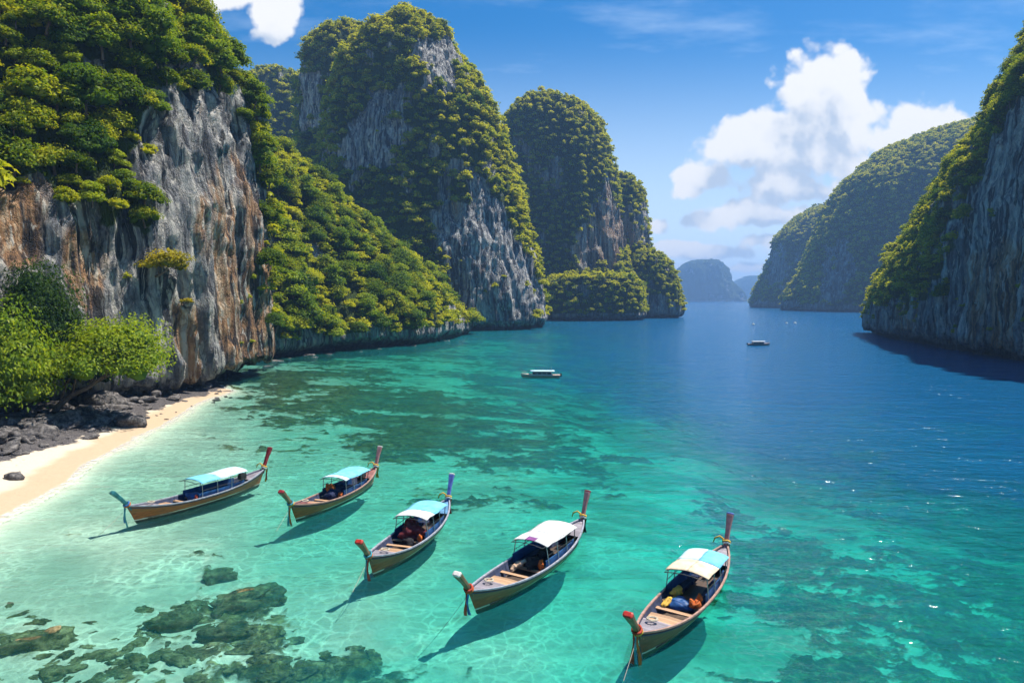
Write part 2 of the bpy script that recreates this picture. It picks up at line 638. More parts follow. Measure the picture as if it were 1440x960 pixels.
def finish_cliff(name, V, outward, mat, disp, closed=False, tree=None, notch=True, warm_base=0.0):
    """displace a surface grid along its normals and link it as one terrain object"""
    N = grid_normals(V)
    if np.mean(np.sum(N * outward, -1)) < 0:
        N = -N
    nr, nc = V.shape[:2]
    P = V.reshape(-1, 3)
    Nn = N.reshape(-1, 3)
    a1, a2, a3, sc = disp
    sd = abs(hash(name)) % 1 + len(name)
    big = fbm(P * np.array([1, 1, 0.6]) / (26 * sc), 3, sd)
    fl = ridged(P * np.array([1, 1, 0.16]) / (7.5 * sc), 3, sd + 3) - 0.2
    fl2 = ridged(P * np.array([1, 1, 0.22]) / (2.6 * sc), 2, sd + 8) - 0.2
    fine = fbm(P * np.array([1, 1, 0.5]) / (2.2 * sc), 4, sd + 5, 0.6)
    fl3 = ridged(P * np.array([1, 1, 0.25]) / (1.1 * sc), 2, sd + 11) - 0.2
    d = a1 * big + a2 * fl + 0.62 * a2 * fl2 + 0.16 * a2 * fl3 + a3 * fine
    steep = 1 - 0.6 * sstep(0.35, 0.9, Nn[:, 2])
    d = d * steep
    if closed:
        flat = N.copy()
    P2 = P + Nn * d[:, None]
    V2 = P2.reshape(V.shape)
    N2 = grid_normals(V2)
    if np.mean(np.sum(N2 * outward, -1)) < 0:
        N2 = -N2
    n2 = N2.reshape(-1, 3)
    tocam = np.array([0, 0, CAM_H]) - P2
    tocam /= np.linalg.norm(tocam, axis=1, keepdims=True)
    facing = np.sum(Nn * tocam, 1)
    jig = np.stack([fbm(P / (5 * sc), 4, 95, 0.65), fbm(P / (5 * sc), 4, 96, 0.65), fbm(P * np.array([1, 1, .6]) / (5 * sc), 4, 97, 0.65)], 1)
    rock_vis = mask_at(P2 + 7.0 * sc ** 0.8 * jig, ROCK_POLYS)
    patch = fbm(P * np.array([1, 1, 0.45]) / (6 * sc), 4, 98, 0.6)
    rock_vis |= (Nn[:, 2] < 0.55) & (patch > (0.24 if tree and tree['sp'] < 3.1 else 0.36))
    rock_vis &= ~((patch < (-0.75 if notch and tree and tree['sp'] < 3.1 else -0.45)) & (Nn[:, 2] > -0.1))
    slope_rock = Nn[:, 2] < 0.12
    rock = np.where(facing > -0.1, rock_vis, slope_rock)
    rock |= P2[:, 2] < (5 if notch else 2)
    veg = 1.0 - rock.astype(float)
    warm = mask_at(P2 + 2.0 * sc * np.stack([0 * big, fbm(P / (5 * sc), 3, 91), fbm(P / (6 * sc), 3, 92)], 1), WARM_POLYS).astype(float) * 0.58 + warm_base

    def blur(a, k=2):
        a = a.reshape(nr, nc)
        for _ in range(k):
            p = np.pad(a, 1, mode='edge')
            a = (p[1:-1, 1:-1] * 2 + p[:-2, 1:-1] + p[2:, 1:-1] + p[1:-1, :-2] + p[1:-1, 2:]) / 6
        return a.ravel()
    veg_s = blur(veg, 3)
    warm_s = blur(warm, 16)
    Fq = grid_faces(nr, nc, closed)
    me = mesh_np(name, P2, Fq, [mat], True, {'veg': veg_s, 'warm': warm_s})
    o = link(name, me, kind='structure')
    CLIFFS.append(dict(name=name, V=P2, N=n2, N0=Nn, F=Fq, rock=rock, tree=tree, facing=facing))
    return o


def curtain(name, sections, nc, nr, mat, disp, tree, **kw):
    base = np.array([s[0] for s in sections], float)
    dirs = np.array([s[1] for s in sections], float)
    dirs /= np.linalg.norm(dirs, axis=1, keepdims=True)
    prof = np.array([s[2] for s in sections], float)            # (ns, K, 2) inset,z
    sl = np.r_[0, np.cumsum(np.linalg.norm(np.diff(base, axis=0), axis=1))]
    # columns denser where the surface is near the camera
    ts = np.linspace(0, sl[-1], nc)

    def ip(a):
        a = a.reshape(len(sl), -1)
        out = np.stack([np.interp(ts, sl, a[:, k]) for k in range(a.shape[1])], 1)
        kw_ = max(1, nc // 40)
        ker = np.ones(2 * kw_ + 1) / (2 * kw_ + 1)
        for _ in range(2):
            pad = np.pad(out, ((kw_, kw_), (0, 0)), mode='reflect', reflect_type='odd')
            out = np.stack([np.convolve(pad[:, k], ker, 'valid') for k in range(out.shape[1])], 1)
        return out
    b = ip(base)
    d = ip(dirs)
    d /= np.linalg.norm(d, axis=1, keepdims=True)
    p = ip(prof).reshape(nc, -1, 2)
    K = p.shape[1]
    seg = np.r_[0, np.cumsum(np.linalg.norm(np.diff(prof.mean(0), axis=0), axis=1) ** 0.9)]
    rs = np.linspace(0, seg[-1], nr)
    V = np.zeros((nr, nc, 3))
    for c in range(nc):
        ins = np.interp(rs, seg, p[c, :, 0])
        z = np.interp(rs, seg, p[c, :, 1])
        V[:, c, 0] = b[c, 0] + d[c, 0] * ins
        V[:, c, 1] = b[c, 1] + d[c, 1] * ins
        V[:, c, 2] = z
    out = np.zeros_like(V)
    out[..., 0] = -d[None, :, 0]
    out[..., 1] = -d[None, :, 1]
    out[..., 2] = 0.4
    return finish_cliff(name, V, out, mat, disp, False, tree, **kw)


def loft(name, D, rows, ry_top, ry_base, nc, nr, mat, disp, tree, notch=4.0, shift=0.0, ex=2.4, grow=0.0, **kw):
    """stack of super-ellipses whose left/right extents follow the outline"""
    rows = sorted(rows, key=lambda r: -r[0])
    zs, xl, xr = [], [], []
    for (py, a, b) in rows:
        A, B = at_y(a, py, D), at_y(b, py, D)
        zs.append(A[2])
        xl.append(A[0])
        xr.append(B[0])
    zs, xl, xr = map(np.array, (zs, xl, xr))
    zs = zs.copy()
    zs[0] = 0.0
    # row parameter by outline length
    seg = np.r_[0, np.cumsum(np.hypot(np.diff(zs), np.diff((xr - xl) / 2)))]
    R = np.linspace(0, seg[-1], nr)
    z = np.interp(R, seg, zs)
    L = np.interp(R, seg, xl)
    Rr = np.interp(R, seg, xr)
    k = max(1, nr // 30)
    ker = np.ones(2 * k + 1) / (2 * k + 1)

    def sm(a):
        return np.convolve(np.pad(a, k, mode='reflect', reflect_type='odd'), ker, 'valid')
    L, Rr = sm(L), sm(Rr)
    cx, rx = (L + Rr) / 2, (Rr - L) / 2
    H = zs[-1]
    ratio = np.clip(rx / rx[0], 0, 1.5)
    ry = ry_top + (ry_base - ry_top) * np.clip(ratio, 0, 1) ** 0.8
    # closing cap
    cap = [0.72, 0.42, 0.05]
    for c in cap:
        z = np.r_[z, H + (1 - c) * 0.10 * rx[-1]]
        cx = np.r_[cx, cx[len(R) - 1]]
        rx = np.r_[rx, rx[len(R) - 1] * c]
        ry = np.r_[ry, ry[len(R) - 1] * c]
    if notch:
        ins = np.where(z < notch, (1 - z / notch), 0) ** 0.5 * notch * 1.1
        rx = rx - ins
        ry = ry - ins
        z = np.r_[-3, z]
        cx = np.r_[cx[0], cx]
        rx = np.r_[rx[0], rx]
        ry = np.r_[ry[0], ry]
    th = np.linspace(0, 2 * math.pi, nc, endpoint=False)
    # more columns on the camera side
    th = th + 0.45 * np.sin(th - math.pi / 2 + math.pi) * 0
    ct, st = np.cos(th), np.sin(th)
    sx = np.sign(ct) * np.abs(ct) ** (2 / ex)
    sy = np.sign(st) * np.abs(st) ** (2 / ex)
    V = np.zeros((len(z), nc, 3))
    V[..., 0] = cx[:, None] + rx[:, None] * sx[None]
    V[..., 1] = D + shift * (z[:, None] / max(H, 1)) + ry[:, None] * sy[None]
    V[..., 2] = z[:, None]
    out = np.zeros_like(V)
    out[..., 0] = sx[None]
    out[..., 1] = sy[None]
    out[..., 2] = 0.3
    return finish_cliff(name, V, out, mat, disp, True, tree, **kw)


# ------------------------------------------------------------------ terrain: cliffs and karst islands
def pr(*a):
    return list(a)


# near cliff on the left: runs along the view, its face looks to the right
LC = [
    ((-66, 12), (-1, 0.0), pr((5, -3), (5, 1), (0, 4), (0, 18), (2, 28), (8, 36), (24, 56), (40, 74), (62, 92), (130, 106))),
    ((-64, 50), (-1, 0.0), pr((5, -3), (5, 1), (0, 4), (0, 18), (2, 27), (7, 34), (22, 55), (38, 74), (60, 92), (130, 106))),
    ((-62, 76), (-1, 0.1), pr((5, -3), (5, 1), (0, 4), (0, 17), (1, 27), (6, 34), (19, 54), (33, 72), (55, 90), (130, 104))),
    ((-56.5, 90), (-0.94, 0.3), pr((6, -3), (6, 1), (0, 4), (0.5, 15), (2, 26), (6, 36), (14, 52), (27, 70), (46, 88), (130, 102))),
    ((-50.5, 100), (-0.94, 0.3), pr((8, -3), (8, 0.8), (0, 3.2), (0.5, 17), (2, 30), (5, 41), (10, 53), (20, 68), (37, 86), (120, 100))),
    ((-48.2, 114), (-1, 0.1), pr((9, -3), (9, 0.8), (0, 4.0), (1, 18), (2.5, 32), (5, 44), (8, 55), (16, 68), (31, 84), (110, 98))),
    ((-47.3, 128), (-1, 0.1), pr((9, -3), (9, 0.8), (0, 4.0), (1, 17), (2.5, 31), (4.8, 44), (7.5, 55), (14, 67), (27, 80), (100, 94))),
    ((-47.6, 138), (-1, 0.25), pr((9, -3), (9, 0.8), (0.3, 3.6), (1, 16), (2.3, 29), (4.5, 44), (7, 54), (12.8, 66), (22, 77), (90, 92))),
    ((-52, 148), (-0.8, -0.6), pr((8, -3), (8, 1), (0.5, 3.6), (1, 16), (2.3, 29), (4.5, 44), (7, 54), (12.5, 66), (21, 76), (60, 88))),
    ((-75, 163), (-0.3, -0.95), pr((6, -3), (6, 1), (0.5, 4), (1, 16), (2.3, 29), (4.5, 44), (7, 54), (12, 66), (20, 76), (40, 86))),
    ((-140, 180), (-0.2, -0.98), pr((6, -3), (6, 1), (0.5, 4), (1, 16), (2.3, 29), (4.5, 44), (7, 54), (12, 66), (20, 76), (40, 86))),
]
curtain('cliff', LC, 640, 400, M_ROCK, (2.0, 2.0, 0.55, 1.0), dict(sp=2.8, r=(1.5, 4.2), bush=0.5, lim=0.0), warm_base=0.12)

# green spur between the near cliff and the big karst
SP = []
for (bx, by, rxp, ryp, rd) in [(372, 506, 335, 168, 222), (440, 497, 420, 212, 232), (520, 491, 520, 310, 248), (600, 483, 600, 376, 264), (648, 475, 643, 425, 274)]:
    b = ground(bx, by)
    r_ = at_y(rxp, ryp, rd)
    d = np.array([r_[0] - b[0], r_[1] - b[1]])
    n = np.linalg.norm(d)
    hz = max(r_[2] - 3, 10)
    SP.append(((b[0], b[1]), tuple(d / n), pr((7, -3), (7, 0.3), (0, 3.4), (0.5, 6.5), (n * 0.16, 6 + (hz - 6) * 0.22), (n * 0.42, 6 + (hz - 6) * 0.52), (n * 0.72, 6 + (hz - 6) * 0.82), (n, hz), (n * 1.35, hz * 0.92), (n * 2.0, hz * 0.6))))
b = ground(655, 470)
SP.append(((b[0] + 1, b[1] + 4), (-0.7, 0.7), pr((4, -3), (4, 0.3), (0, 2.2), (0.5, 5), (4, 7), (8, 9), (14, 11), (22, 12), (40, 11), (60, 8))))
SP.append(((b[0] - 3, b[1] + 24), (-0.98, 0.1), pr((4, -3), (4, 0.3), (0, 2.2), (0.5, 5), (4, 8), (8, 10), (14, 12), (22, 13), (40, 12), (60, 9))))
SP.append(((b[0] - 6, b[1] + 60), (-0.98, 0.1), pr((4, -3), (4, 0.3), (0, 2.2), (0.5, 5), (4, 8), (8, 10), (14, 12), (22, 13), (40, 12), (60, 9))))
curtain('hillside', SP, 260, 170, M_ROCK, (2.2, 0.8, 0.4, 1.0), dict(sp=3.2, r=(2.0, 5.0), bush=0.2, lim=0.0), warm_base=0.1)

# the big karst and its shoulders
loft('karst', 365, [(34, 565, 592), (40, 545, 612), (54, 517, 630), (80, 492, 645), (105, 482, 660), (145, 470, 680), (220, 455, 710), (310, 440, 734), (380, 440, 752), (430, 440, 764), (450, 440, 767), (459, 440, 767)],
     14, 52, 380, 230, M_ROCKS, (4.5, 3.2, 0.8, 1.7), dict(sp=4.0, r=(2.6, 5.2), bush=0.35, lim=-0.02), notch=4.0, shift=10)
loft('karst', 430, [(58, 475, 522), (68, 455, 540), (92, 438, 545), (130, 430, 545), (200, 424, 540), (300, 405, 540), (452, 390, 540)],
     14, 40, 220, 130, M_ROCKS, (4.5, 3.0, 0.8, 1.8), dict(sp=4.2, r=(2.8, 5.4), bush=0.3, lim=-0.02))
loft('karst', 560, [(114, 380, 425), (122, 362, 440), (145, 345, 450), (200, 325, 460), (440, 300, 460)],
     20, 50, 160, 80, M_ROCKFAR, (5, 2.0, 0.8, 2.0), dict(sp=5.0, r=(3, 5), bush=0.3, lim=-0.02))
# second karst with a shoulder, a knob and a wooded apron
loft('karst', 560, [(150, 748, 798), (158, 728, 815), (178, 712, 832), (207, 705, 847), (240, 700, 856), (300, 694, 865), (360, 688, 878), (420, 688, 893), (446, 688, 900)],
     20, 62, 300, 200, M_ROCKFAR, (5.0, 3.4, 0.8, 2.0), dict(sp=4.2, r=(2.8, 4.8), bush=0.25, lim=-0.02), warm_base=0.15)
loft('karst', 590, [(250, 850, 878), (261, 845, 894), (278, 840, 902), (320, 835, 909), (360, 830, 912), (446, 830, 915)],
     14, 40, 200, 130, M_ROCKFAR, (4.0, 3.0, 0.8, 2.0), dict(sp=4.1, r=(2.4, 4.0), bush=0.25, lim=-0.02), warm_base=0.1)
loft('karst', 560, [(357, 890, 918), (367, 880, 932), (382, 875, 941), (402, 870, 948), (428, 865, 954), (446, 865, 953)],
     12, 34, 180, 90, M_ROCKFAR, (3.0, 2.4, 0.6, 1.6), dict(sp=3.6, r=(2.0, 3.6), bush=0.4, lim=-0.02))
loft('hillside', 500, [(392, 775, 885), (404, 760, 897), (428, 752, 903), (450, 748, 906)],
     14, 42, 200, 60, M_ROCKFAR, (3.0, 1.5, 0.6, 1.6), dict(sp=3.9, r=(2.8, 4.8), bush=0.6, lim=-0.1), notch=3.0)
# far shore on the right
loft('karst', 850, [(178, 1365, 1480), (190, 1310, 1500), (212, 1252, 1510), (258, 1195, 1520), (303, 1175, 1520), (367, 1148, 1520), (412, 1120, 1520), (437, 1113, 1520)],
     50, 130, 300, 180, M_ROCKFAR, (8, 5.0, 1.2, 2.6), dict(sp=5.6, r=(3.8, 6.6), bush=0.5, lim=-0.02), ex=2.2)
loft('karst', 1150, [(291, 1155, 1200), (304, 1128, 1220), (333, 1097, 1230), (387, 1081, 1240), (423, 1066, 1250), (433, 1064, 1250)],
     30, 100, 220, 130, M_ROCKFAR, (8, 5.0, 1.2, 2.6), dict(sp=7.0, r=(4.2, 6.6), bush=0.4, lim=-0.02))
loft('far_island', 3600, [(367, 978, 1004), (371, 966, 1010), (380, 957, 1016), (395, 952, 1022), (408, 949, 1036), (424, 946, 1046)],
     60, 180, 200, 90, M_ROCKFAR, (26, 17, 6, 6), None, notch=0)
loft('far_island', 5200, [(389, 1050, 1062), (394, 1038, 1078), (403, 1026, 1092), (423.2, 1018, 1110)],
     60, 180, 160, 60, M_ROCKFAR, (26, 17, 6, 6), None, notch=0)

# near cliff on the right
RC = []


def rc(bx, by, dirv_, prof):
    b_ = ground(bx, by)
    RC.append(((b_[0], b_[1]), dirv_, prof))


RC.append(((230, 318), (0.1, -1), pr((5, -3), (5, 0), (0, 3.5), (0.5, 8), (2, 14), (6, 22), (10, 30), (16, 38), (30, 44), (60, 46))))
RC.append(((172, 308), (0.3, -0.9), pr((5, -3), (5, 0), (0, 3.5), (0.5, 8), (2, 14), (5, 20), (8, 26), (13, 33), (22, 38), (60, 42))))
rc(1212, 467, (0.95, -0.3), pr((5, -3), (5, 0), (0, 3.5), (0.5, 8), (2, 14), (4.5, 20), (8, 27), (13, 34), (30, 42), (80, 46)))
rc(1250, 478, (1, 0.0), pr((5.5, -3), (5.5, 0), (0, 4), (0.5, 10), (2, 18), (6, 30), (13, 46), (21, 60), (40, 68), (90, 70)))
rc(1300, 488, (1, 0.05), pr((6, -3), (6, 0), (0, 4.5), (0.5, 14), (2, 28), (6, 44), (14, 63), (24, 81), (44, 92), (100, 95)))
rc(1370, 501, (1, 0.05), pr((6, -3), (6, 0), (0, 4.5), (0.5, 18), (2, 38), (6, 58), (13, 76), (24, 94), (46, 108), (100, 112)))
rc(1440, 513, (1, 0.05), pr((6, -3), (6, 0), (0, 4.5), (0.5, 20), (2, 42), (6, 62), (13, 80), (25, 100), (48, 115), (100, 120)))
RC.append(((112, 110), (1, 0.05), pr((6, -3), (6, 0), (0, 4.5), (0.5, 20), (2, 42), (6, 62), (13, 80), (25, 100), (48, 115), (100, 120))))
RC.append(((110, 40), (1, 0.0), pr((6, -3), (6, 0), (0, 4.5), (0.5, 20), (2, 42), (6, 62), (13, 80), (25, 100), (48, 115), (100, 120))))
curtain('cliff', RC, 520, 260, M_ROCKS, (2.4, 2.4, 0.6, 1.2), dict(sp=3.0, r=(1.7, 4.2), bush=0.5, lim=0.0), warm_base=0.1)

# ------------------------------------------------------------------ sea bed, beach and water
SHORE = np.array([ground(x, y)[:2] for (x, y) in [(-260, 900), (0, 735), (100, 665), (200, 610), (270, 570), (322, 549)]] + [np.array([-53., 122.]), np.array([-64., 142.]), np.array([-80., 165.])])
SHORE = SHORE[np.argsort(SHORE[:, 1])]
DEPTH = [(300, 620, .8), (200, 760, .7), (100, 900, 1.0), (300, 900, 1.0), (300, 700, .9), (500, 640, 1.3), (450, 560, 1.3), (560, 520, 2.0), (600, 498, 4), (640, 490, 5), (700, 480, 8),
         (760, 500, 9), (600, 600, 1.8), (700, 570, 2.8), (800, 565, 3.8), (850, 540, 10), (760, 620, 2.3), (860, 600, 2.7), (920, 560, 10), (900, 640, 2.6), (700, 700, 1.6), (600, 760, 1.4),
         (850, 720, 1.9), (500, 850, 1.2), (700, 900, 1.6), (900, 830, 1.9), (950, 950, 2.0), (1000, 700, 4.4), (960, 602, 3.0), (1050, 640, 8), (1000, 550, 16), (1150, 600, 16),
         (1100, 680, 4.5), (1180, 650, 6), (1250, 690, 5.5), (1300, 640, 13), (1440, 640, 15), (1440, 715, 7), (1300, 760, 5.2), (1440, 800, 5.5), (1150, 780, 4.8), (1100, 860, 3.3),
         (1200, 950, 4), (1440, 950, 5), (1300, 870, 4.2), (1000, 480, 28), (900, 470, 18), (1200, 500, 28), (1100, 450, 40), (960, 440, 34), (1440, 560, 22), (1300, 530, 22), (820, 462, 9), (760, 472, 8),
         (1070, 930, 2.6), (1000, 425, 45), (1200, 425, 45), (400, 520, 1.2), (700, 640, 2.2), (1700, 700, 10), (1700, 900, 7), (-200, 960, .8)]
CORAL = [(300, 620, .30), (330, 660, .45), (200, 700, 0), (250, 600, 0), (430, 540, .62), (450, 600, .5), (520, 560, .66), (600, 520, .5), (600, 580, .72), (700, 560, .7), (680, 610, .7), (760, 600, .66), (800, 560, .6),
         (860, 620, .62), (560, 620, .66), (480, 660, .2), (620, 680, .5), (560, 700, .2), (700, 690, .5), (760, 650, .5), (820, 690, .3), (400, 760, .08), (300, 780, .28), (250, 800, .2), (600, 800, .12), (750, 780, .3),
         (900, 760, .15), (950, 700, .5), (1000, 660, .66), (1000, 620, .25), (1100, 640, .4), (1100, 720, .80), (1200, 700, .74), (1150, 780, .76), (1250, 760, .74), (1300, 820, .82), (1400, 780, .72), (1400, 900, .82), (1250, 880, .72),
         (1150, 860, .55), (1080, 850, .12), (1050, 950, .15), (1200, 950, .66), (950, 940, .05), (800, 940, .1), (640, 940, .3), (520, 930, .56), (400, 940, .56), (300, 900, .52), (350, 850, .52), (250, 860, .42), (200, 930, .55), (100, 940, .56), (0, 930, .60),
         (40, 890, .62), (100, 880, .35), (150, 840, .12), (60, 820, .05), (480, 860, .12), (560, 860, .05), (900, 540, .5), (1440, 650, .4), (1500, 900, .7), (-100, 950, .6), (860, 850, .05)]


def idw(px, py, pts, pw=3.4, sy=1.7, reg=0.12):
    num, den = 0, 0
    for (x, y, v) in pts:
        d2 = ((px - x) / 100) ** 2 + ((py - y) * sy / 100) ** 2 + reg
        w_ = d2 ** (-pw / 2)
        num = num + w_ * v
        den = den + w_
    return num / den


def shore_dist(x, y):
    """signed: positive on the water side"""
    sx_ = np.interp(y, SHORE[:, 1], SHORE[:, 0])
    sx_ = np.where(y > SHORE[-1, 1], SHORE[-1, 0] - (y - SHORE[-1, 1]) * 0.9, sx_)
    sx_ = np.where(y < SHORE[0, 1], SHORE[0, 0] + (y - SHORE[0, 1]) * -0.2, sx_)
    return x - sx_


def bottom(x, y):
    P = np.stack([x, y, np.zeros_like(x)], -1)
    px, py, dep = project(P)
    px = np.clip(px, -300, 1800)
    py = np.clip(py, 421, 1000)
    Pn = np.stack([px / 90.0, py / 34.0, 0 * px], -1)
    D_ = idw(px + 55 * fbm(Pn, 3, 93), py + 17 * fbm(Pn, 3, 94), DEPTH, 3.0, 1.7, 0.50)
    cor = idw(px, py, CORAL, 3.6, 1.7, 0.05)
    P3 = np.stack([x, y, np.zeros_like(x)], -1)
    sd_ = shore_dist(x, y) + 1.2 * fbm(P3 / 9.0, 3, 5)
    near = np.clip(sd_, 0, None)
    D_ = D_ * (1 - np.exp(-near / 6.0)) ** 0.9
    z = np.where(sd_ > 0, -0.62 * D_, np.minimum(-sd_ * 0.11, 2.3 + 0.02 * np.abs(sd_)))
    Pw = P3 + 1.6 * np.stack([fbm(P3 / 4.0, 2, 81), fbm(P3 / 4.0, 2, 82), 0 * x], -1)
    Ps = Pw * np.array([0.74, 1.0, 1.0])
    big = fbm(Ps / 5.0, 4, 21, 0.62)
    det = fbm(Ps / 1.15, 4, 33, 0.72)
    fld = big * 0.70 + det * 0.62 + fbm(Ps / 20.0, 2, 44) * 0.25
    thr = (np.where(D_ > 1.4, 0.67, 0.60) - cor) * 1.30 - np.where(D_ > 1.4, 0.16, 0.0)
    mask = sstep(thr - 0.30, thr + 0.42, fld) * sstep(0.25, 0.7, D_) * (cor > 0.02)
    lump = np.abs(fbm(P3 / 0.9, 4, 61, 0.65))
    z = z + mask * np.minimum(D_ * 0.38, 0.08 + np.where(D_ < 1.6, 0.85, 0.5) * lump + 0.25 * np.clip(fld - thr, 0, 1)) + 0.05 * det * (sd_ > 1)
    z = z + 0.05 * fbm(P3 / 2.5, 3, 71) * (sd_ <= 1)
    gln = np.interp(px, [-300, 0, 40, 120, 190, 225, 250, 300, 345, 400, 450], [760, 640, 626, 606, 584, 566, 555, 545, 535, 513, 500])
    z = z + sstep(0, 10, gln - py) * (sd_ < 0) * (0.45 * np.abs(fbm(P3 / 1.3, 4, 72, 0.65)) + 0.35 * np.abs(fbm(P3 / 3.5, 2, 73)))
    return z, D_, mask, sd_


NRg, NCg = 640, 820
yy = np.r_[np.geomspace(28, 520, NRg - 40) - 14, np.geomspace(560, 6000, 40)]
ss = np.linspace(-1.15, 1.15, NCg)
Yg = np.repeat(yy[:, None], NCg, 1)
Xg = ss[None, :] * (Yg + 22)
zb, Dg, maskg, sdg = bottom(Xg, Yg)
Vg = np.stack([Xg, Yg, zb], -1).reshape(-1, 3)
Fg = grid_faces(NRg, NCg)
fc_sd = sdg.ravel()[Fg].min(1)
dry = fc_sd < 1.5


def submesh(name, V, Fq, sel, mats, attrs, kind):
    f = Fq[sel]
    used, inv = np.unique(f, return_inverse=True)
    me = mesh_np(name, V[used], inv.reshape(f.shape), mats, True, {k: a.ravel()[used] for k, a in attrs.items()})
    return link(name, me, kind=kind)


def seabed_material():
    m, t = newmat('seabed')
    ob = t.n('ShaderNodeTexCoord').outputs['Object']
    sep = t.n('ShaderNodeSeparateXYZ', i_0=ob)
    z = sep.outputs[2]
    n1 = t.noise(ob, 0.25, 5, 0.6)
    n2 = t.noise(ob, 2.2, 5, 0.7)
    n3 = t.noise(ob, 9.0, 3, 0.6)
    sand = t.mix(n1, (0.68, 0.61, 0.47), (0.82, 0.75, 0.60))
    sand = t.mix(t.math('MULTIPLY', t.smooth(n2, 0.5, 0.75), 0.22), sand, (0.40, 0.34, 0.24))
    dryS = t.mix(n2, (0.56, 0.46, 0.335), (0.68, 0.58, 0.44))
    wet = t.mix(n2, (0.45, 0.33, 0.21), (0.53, 0.40, 0.27))
    zz = t.math('ADD', z, t.math('MULTIPLY', t.math('SUBTRACT', n1, 0.5), 0.35))
    beach = t.mix(t.smooth(zz, 0.24, 0.40), wet, dryS)
    # weed line and flecks above the tide mark
    fl = t.math('MULTIPLY', t.smooth(t.noise(t.scaled(ob, (1, 0.6, 1)), 3.2, 5, 0.75), 0.60, 0.66), t.smooth(t.math('ABSOLUTE', t.math('SUBTRACT', zz, 0.66)), 0.22, 0.04))
    beach = t.mix(t.math('MULTIPLY', fl, 0.8), beach, (0.10, 0.065, 0.04))
    # dark gravel towards the cliff
    gr = t.smooth(t.math('ADD', t.attr('gravel'), t.math('MULTIPLY', t.math('SUBTRACT', n2, 0.5), 1.2)), 0.35, 0.65)
    gcol = t.ramp(n3, [(0.35, (0.03, 0.028, 0.028)), (0.55, (0.11, 0.10, 0.097)), (0.7, (0.24, 0.22, 0.21))])
    beach = t.mix(gr, beach, gcol)
    c = t.mix(t.smooth(z, -0.08, 0.03), sand, beach)
    n4 = t.noise(t.scaled(ob, (0.7, 1, 1)), 0.8, 6, 0.72)
    n5 = t.noise(t.scaled(ob, (0.6, 1, 1)), 0.16, 5, 0.62)
    rub = t.math('MULTIPLY', t.smooth(n5, 0.44, 0.62), t.smooth(z, -1.0, -2.2))
    c = t.mix(t.math('MULTIPLY', rub, 0.7), c, t.mix(n4, (0.10, 0.10, 0.055), (0.40, 0.36, 0.22)))
    cor = t.ramp(t.math('ADD', t.math('MULTIPLY', n2, 0.5), t.math('MULTIPLY', n4, 0.5)), [(0.38, (0.016, 0.016, 0.008)), (0.47, (0.06, 0.055, 0.022)), (0.54, (0.17, 0.145, 0.058)), (0.62, (0.38, 0.32, 0.15))])
    cn = t.math('ADD', t.math('MULTIPLY', t.math('SUBTRACT', n2, 0.5), 0.9), t.math('MULTIPLY', t.math('SUBTRACT', n4, 0.5), 1.3))
    cm = t.smooth(t.math('ADD', t.attr('coral'), cn), 0.22, 0.58)
    c = t.mix(cm, c, cor)
    bmp = t.n('ShaderNodeBump', i_Strength=0.5, i_Distance=0.15, i_Height=t.math('ADD', n2, t.math('MULTIPLY', n3, 0.4)))
    d = t.n('ShaderNodeBsdfDiffuse', i_Color=c, i_Normal=bmp.outputs[0])
    t.n('ShaderNodeOutputMaterial', i_0=d.outputs[0])
    return m


M_BED = seabed_material()
submesh('seabed', Vg, Fg, ~dry, [M_BED], {'coral': maskg}, 'structure')
gpx, gpy, gdp = project(Vg)
gln = np.interp(gpx, [-300, 0, 40, 120, 190, 225, 250, 300, 345, 400], [760, 652, 636, 616, 592, 574, 563, 551, 541, 517])
grav = sstep(-7, 7, gln - gpy + 9 * fbm(Vg / 1.7, 3, 77))
submesh('beach', Vg, Fg, dry, [M_BED], {'coral': maskg, 'gravel': grav}, 'structure')


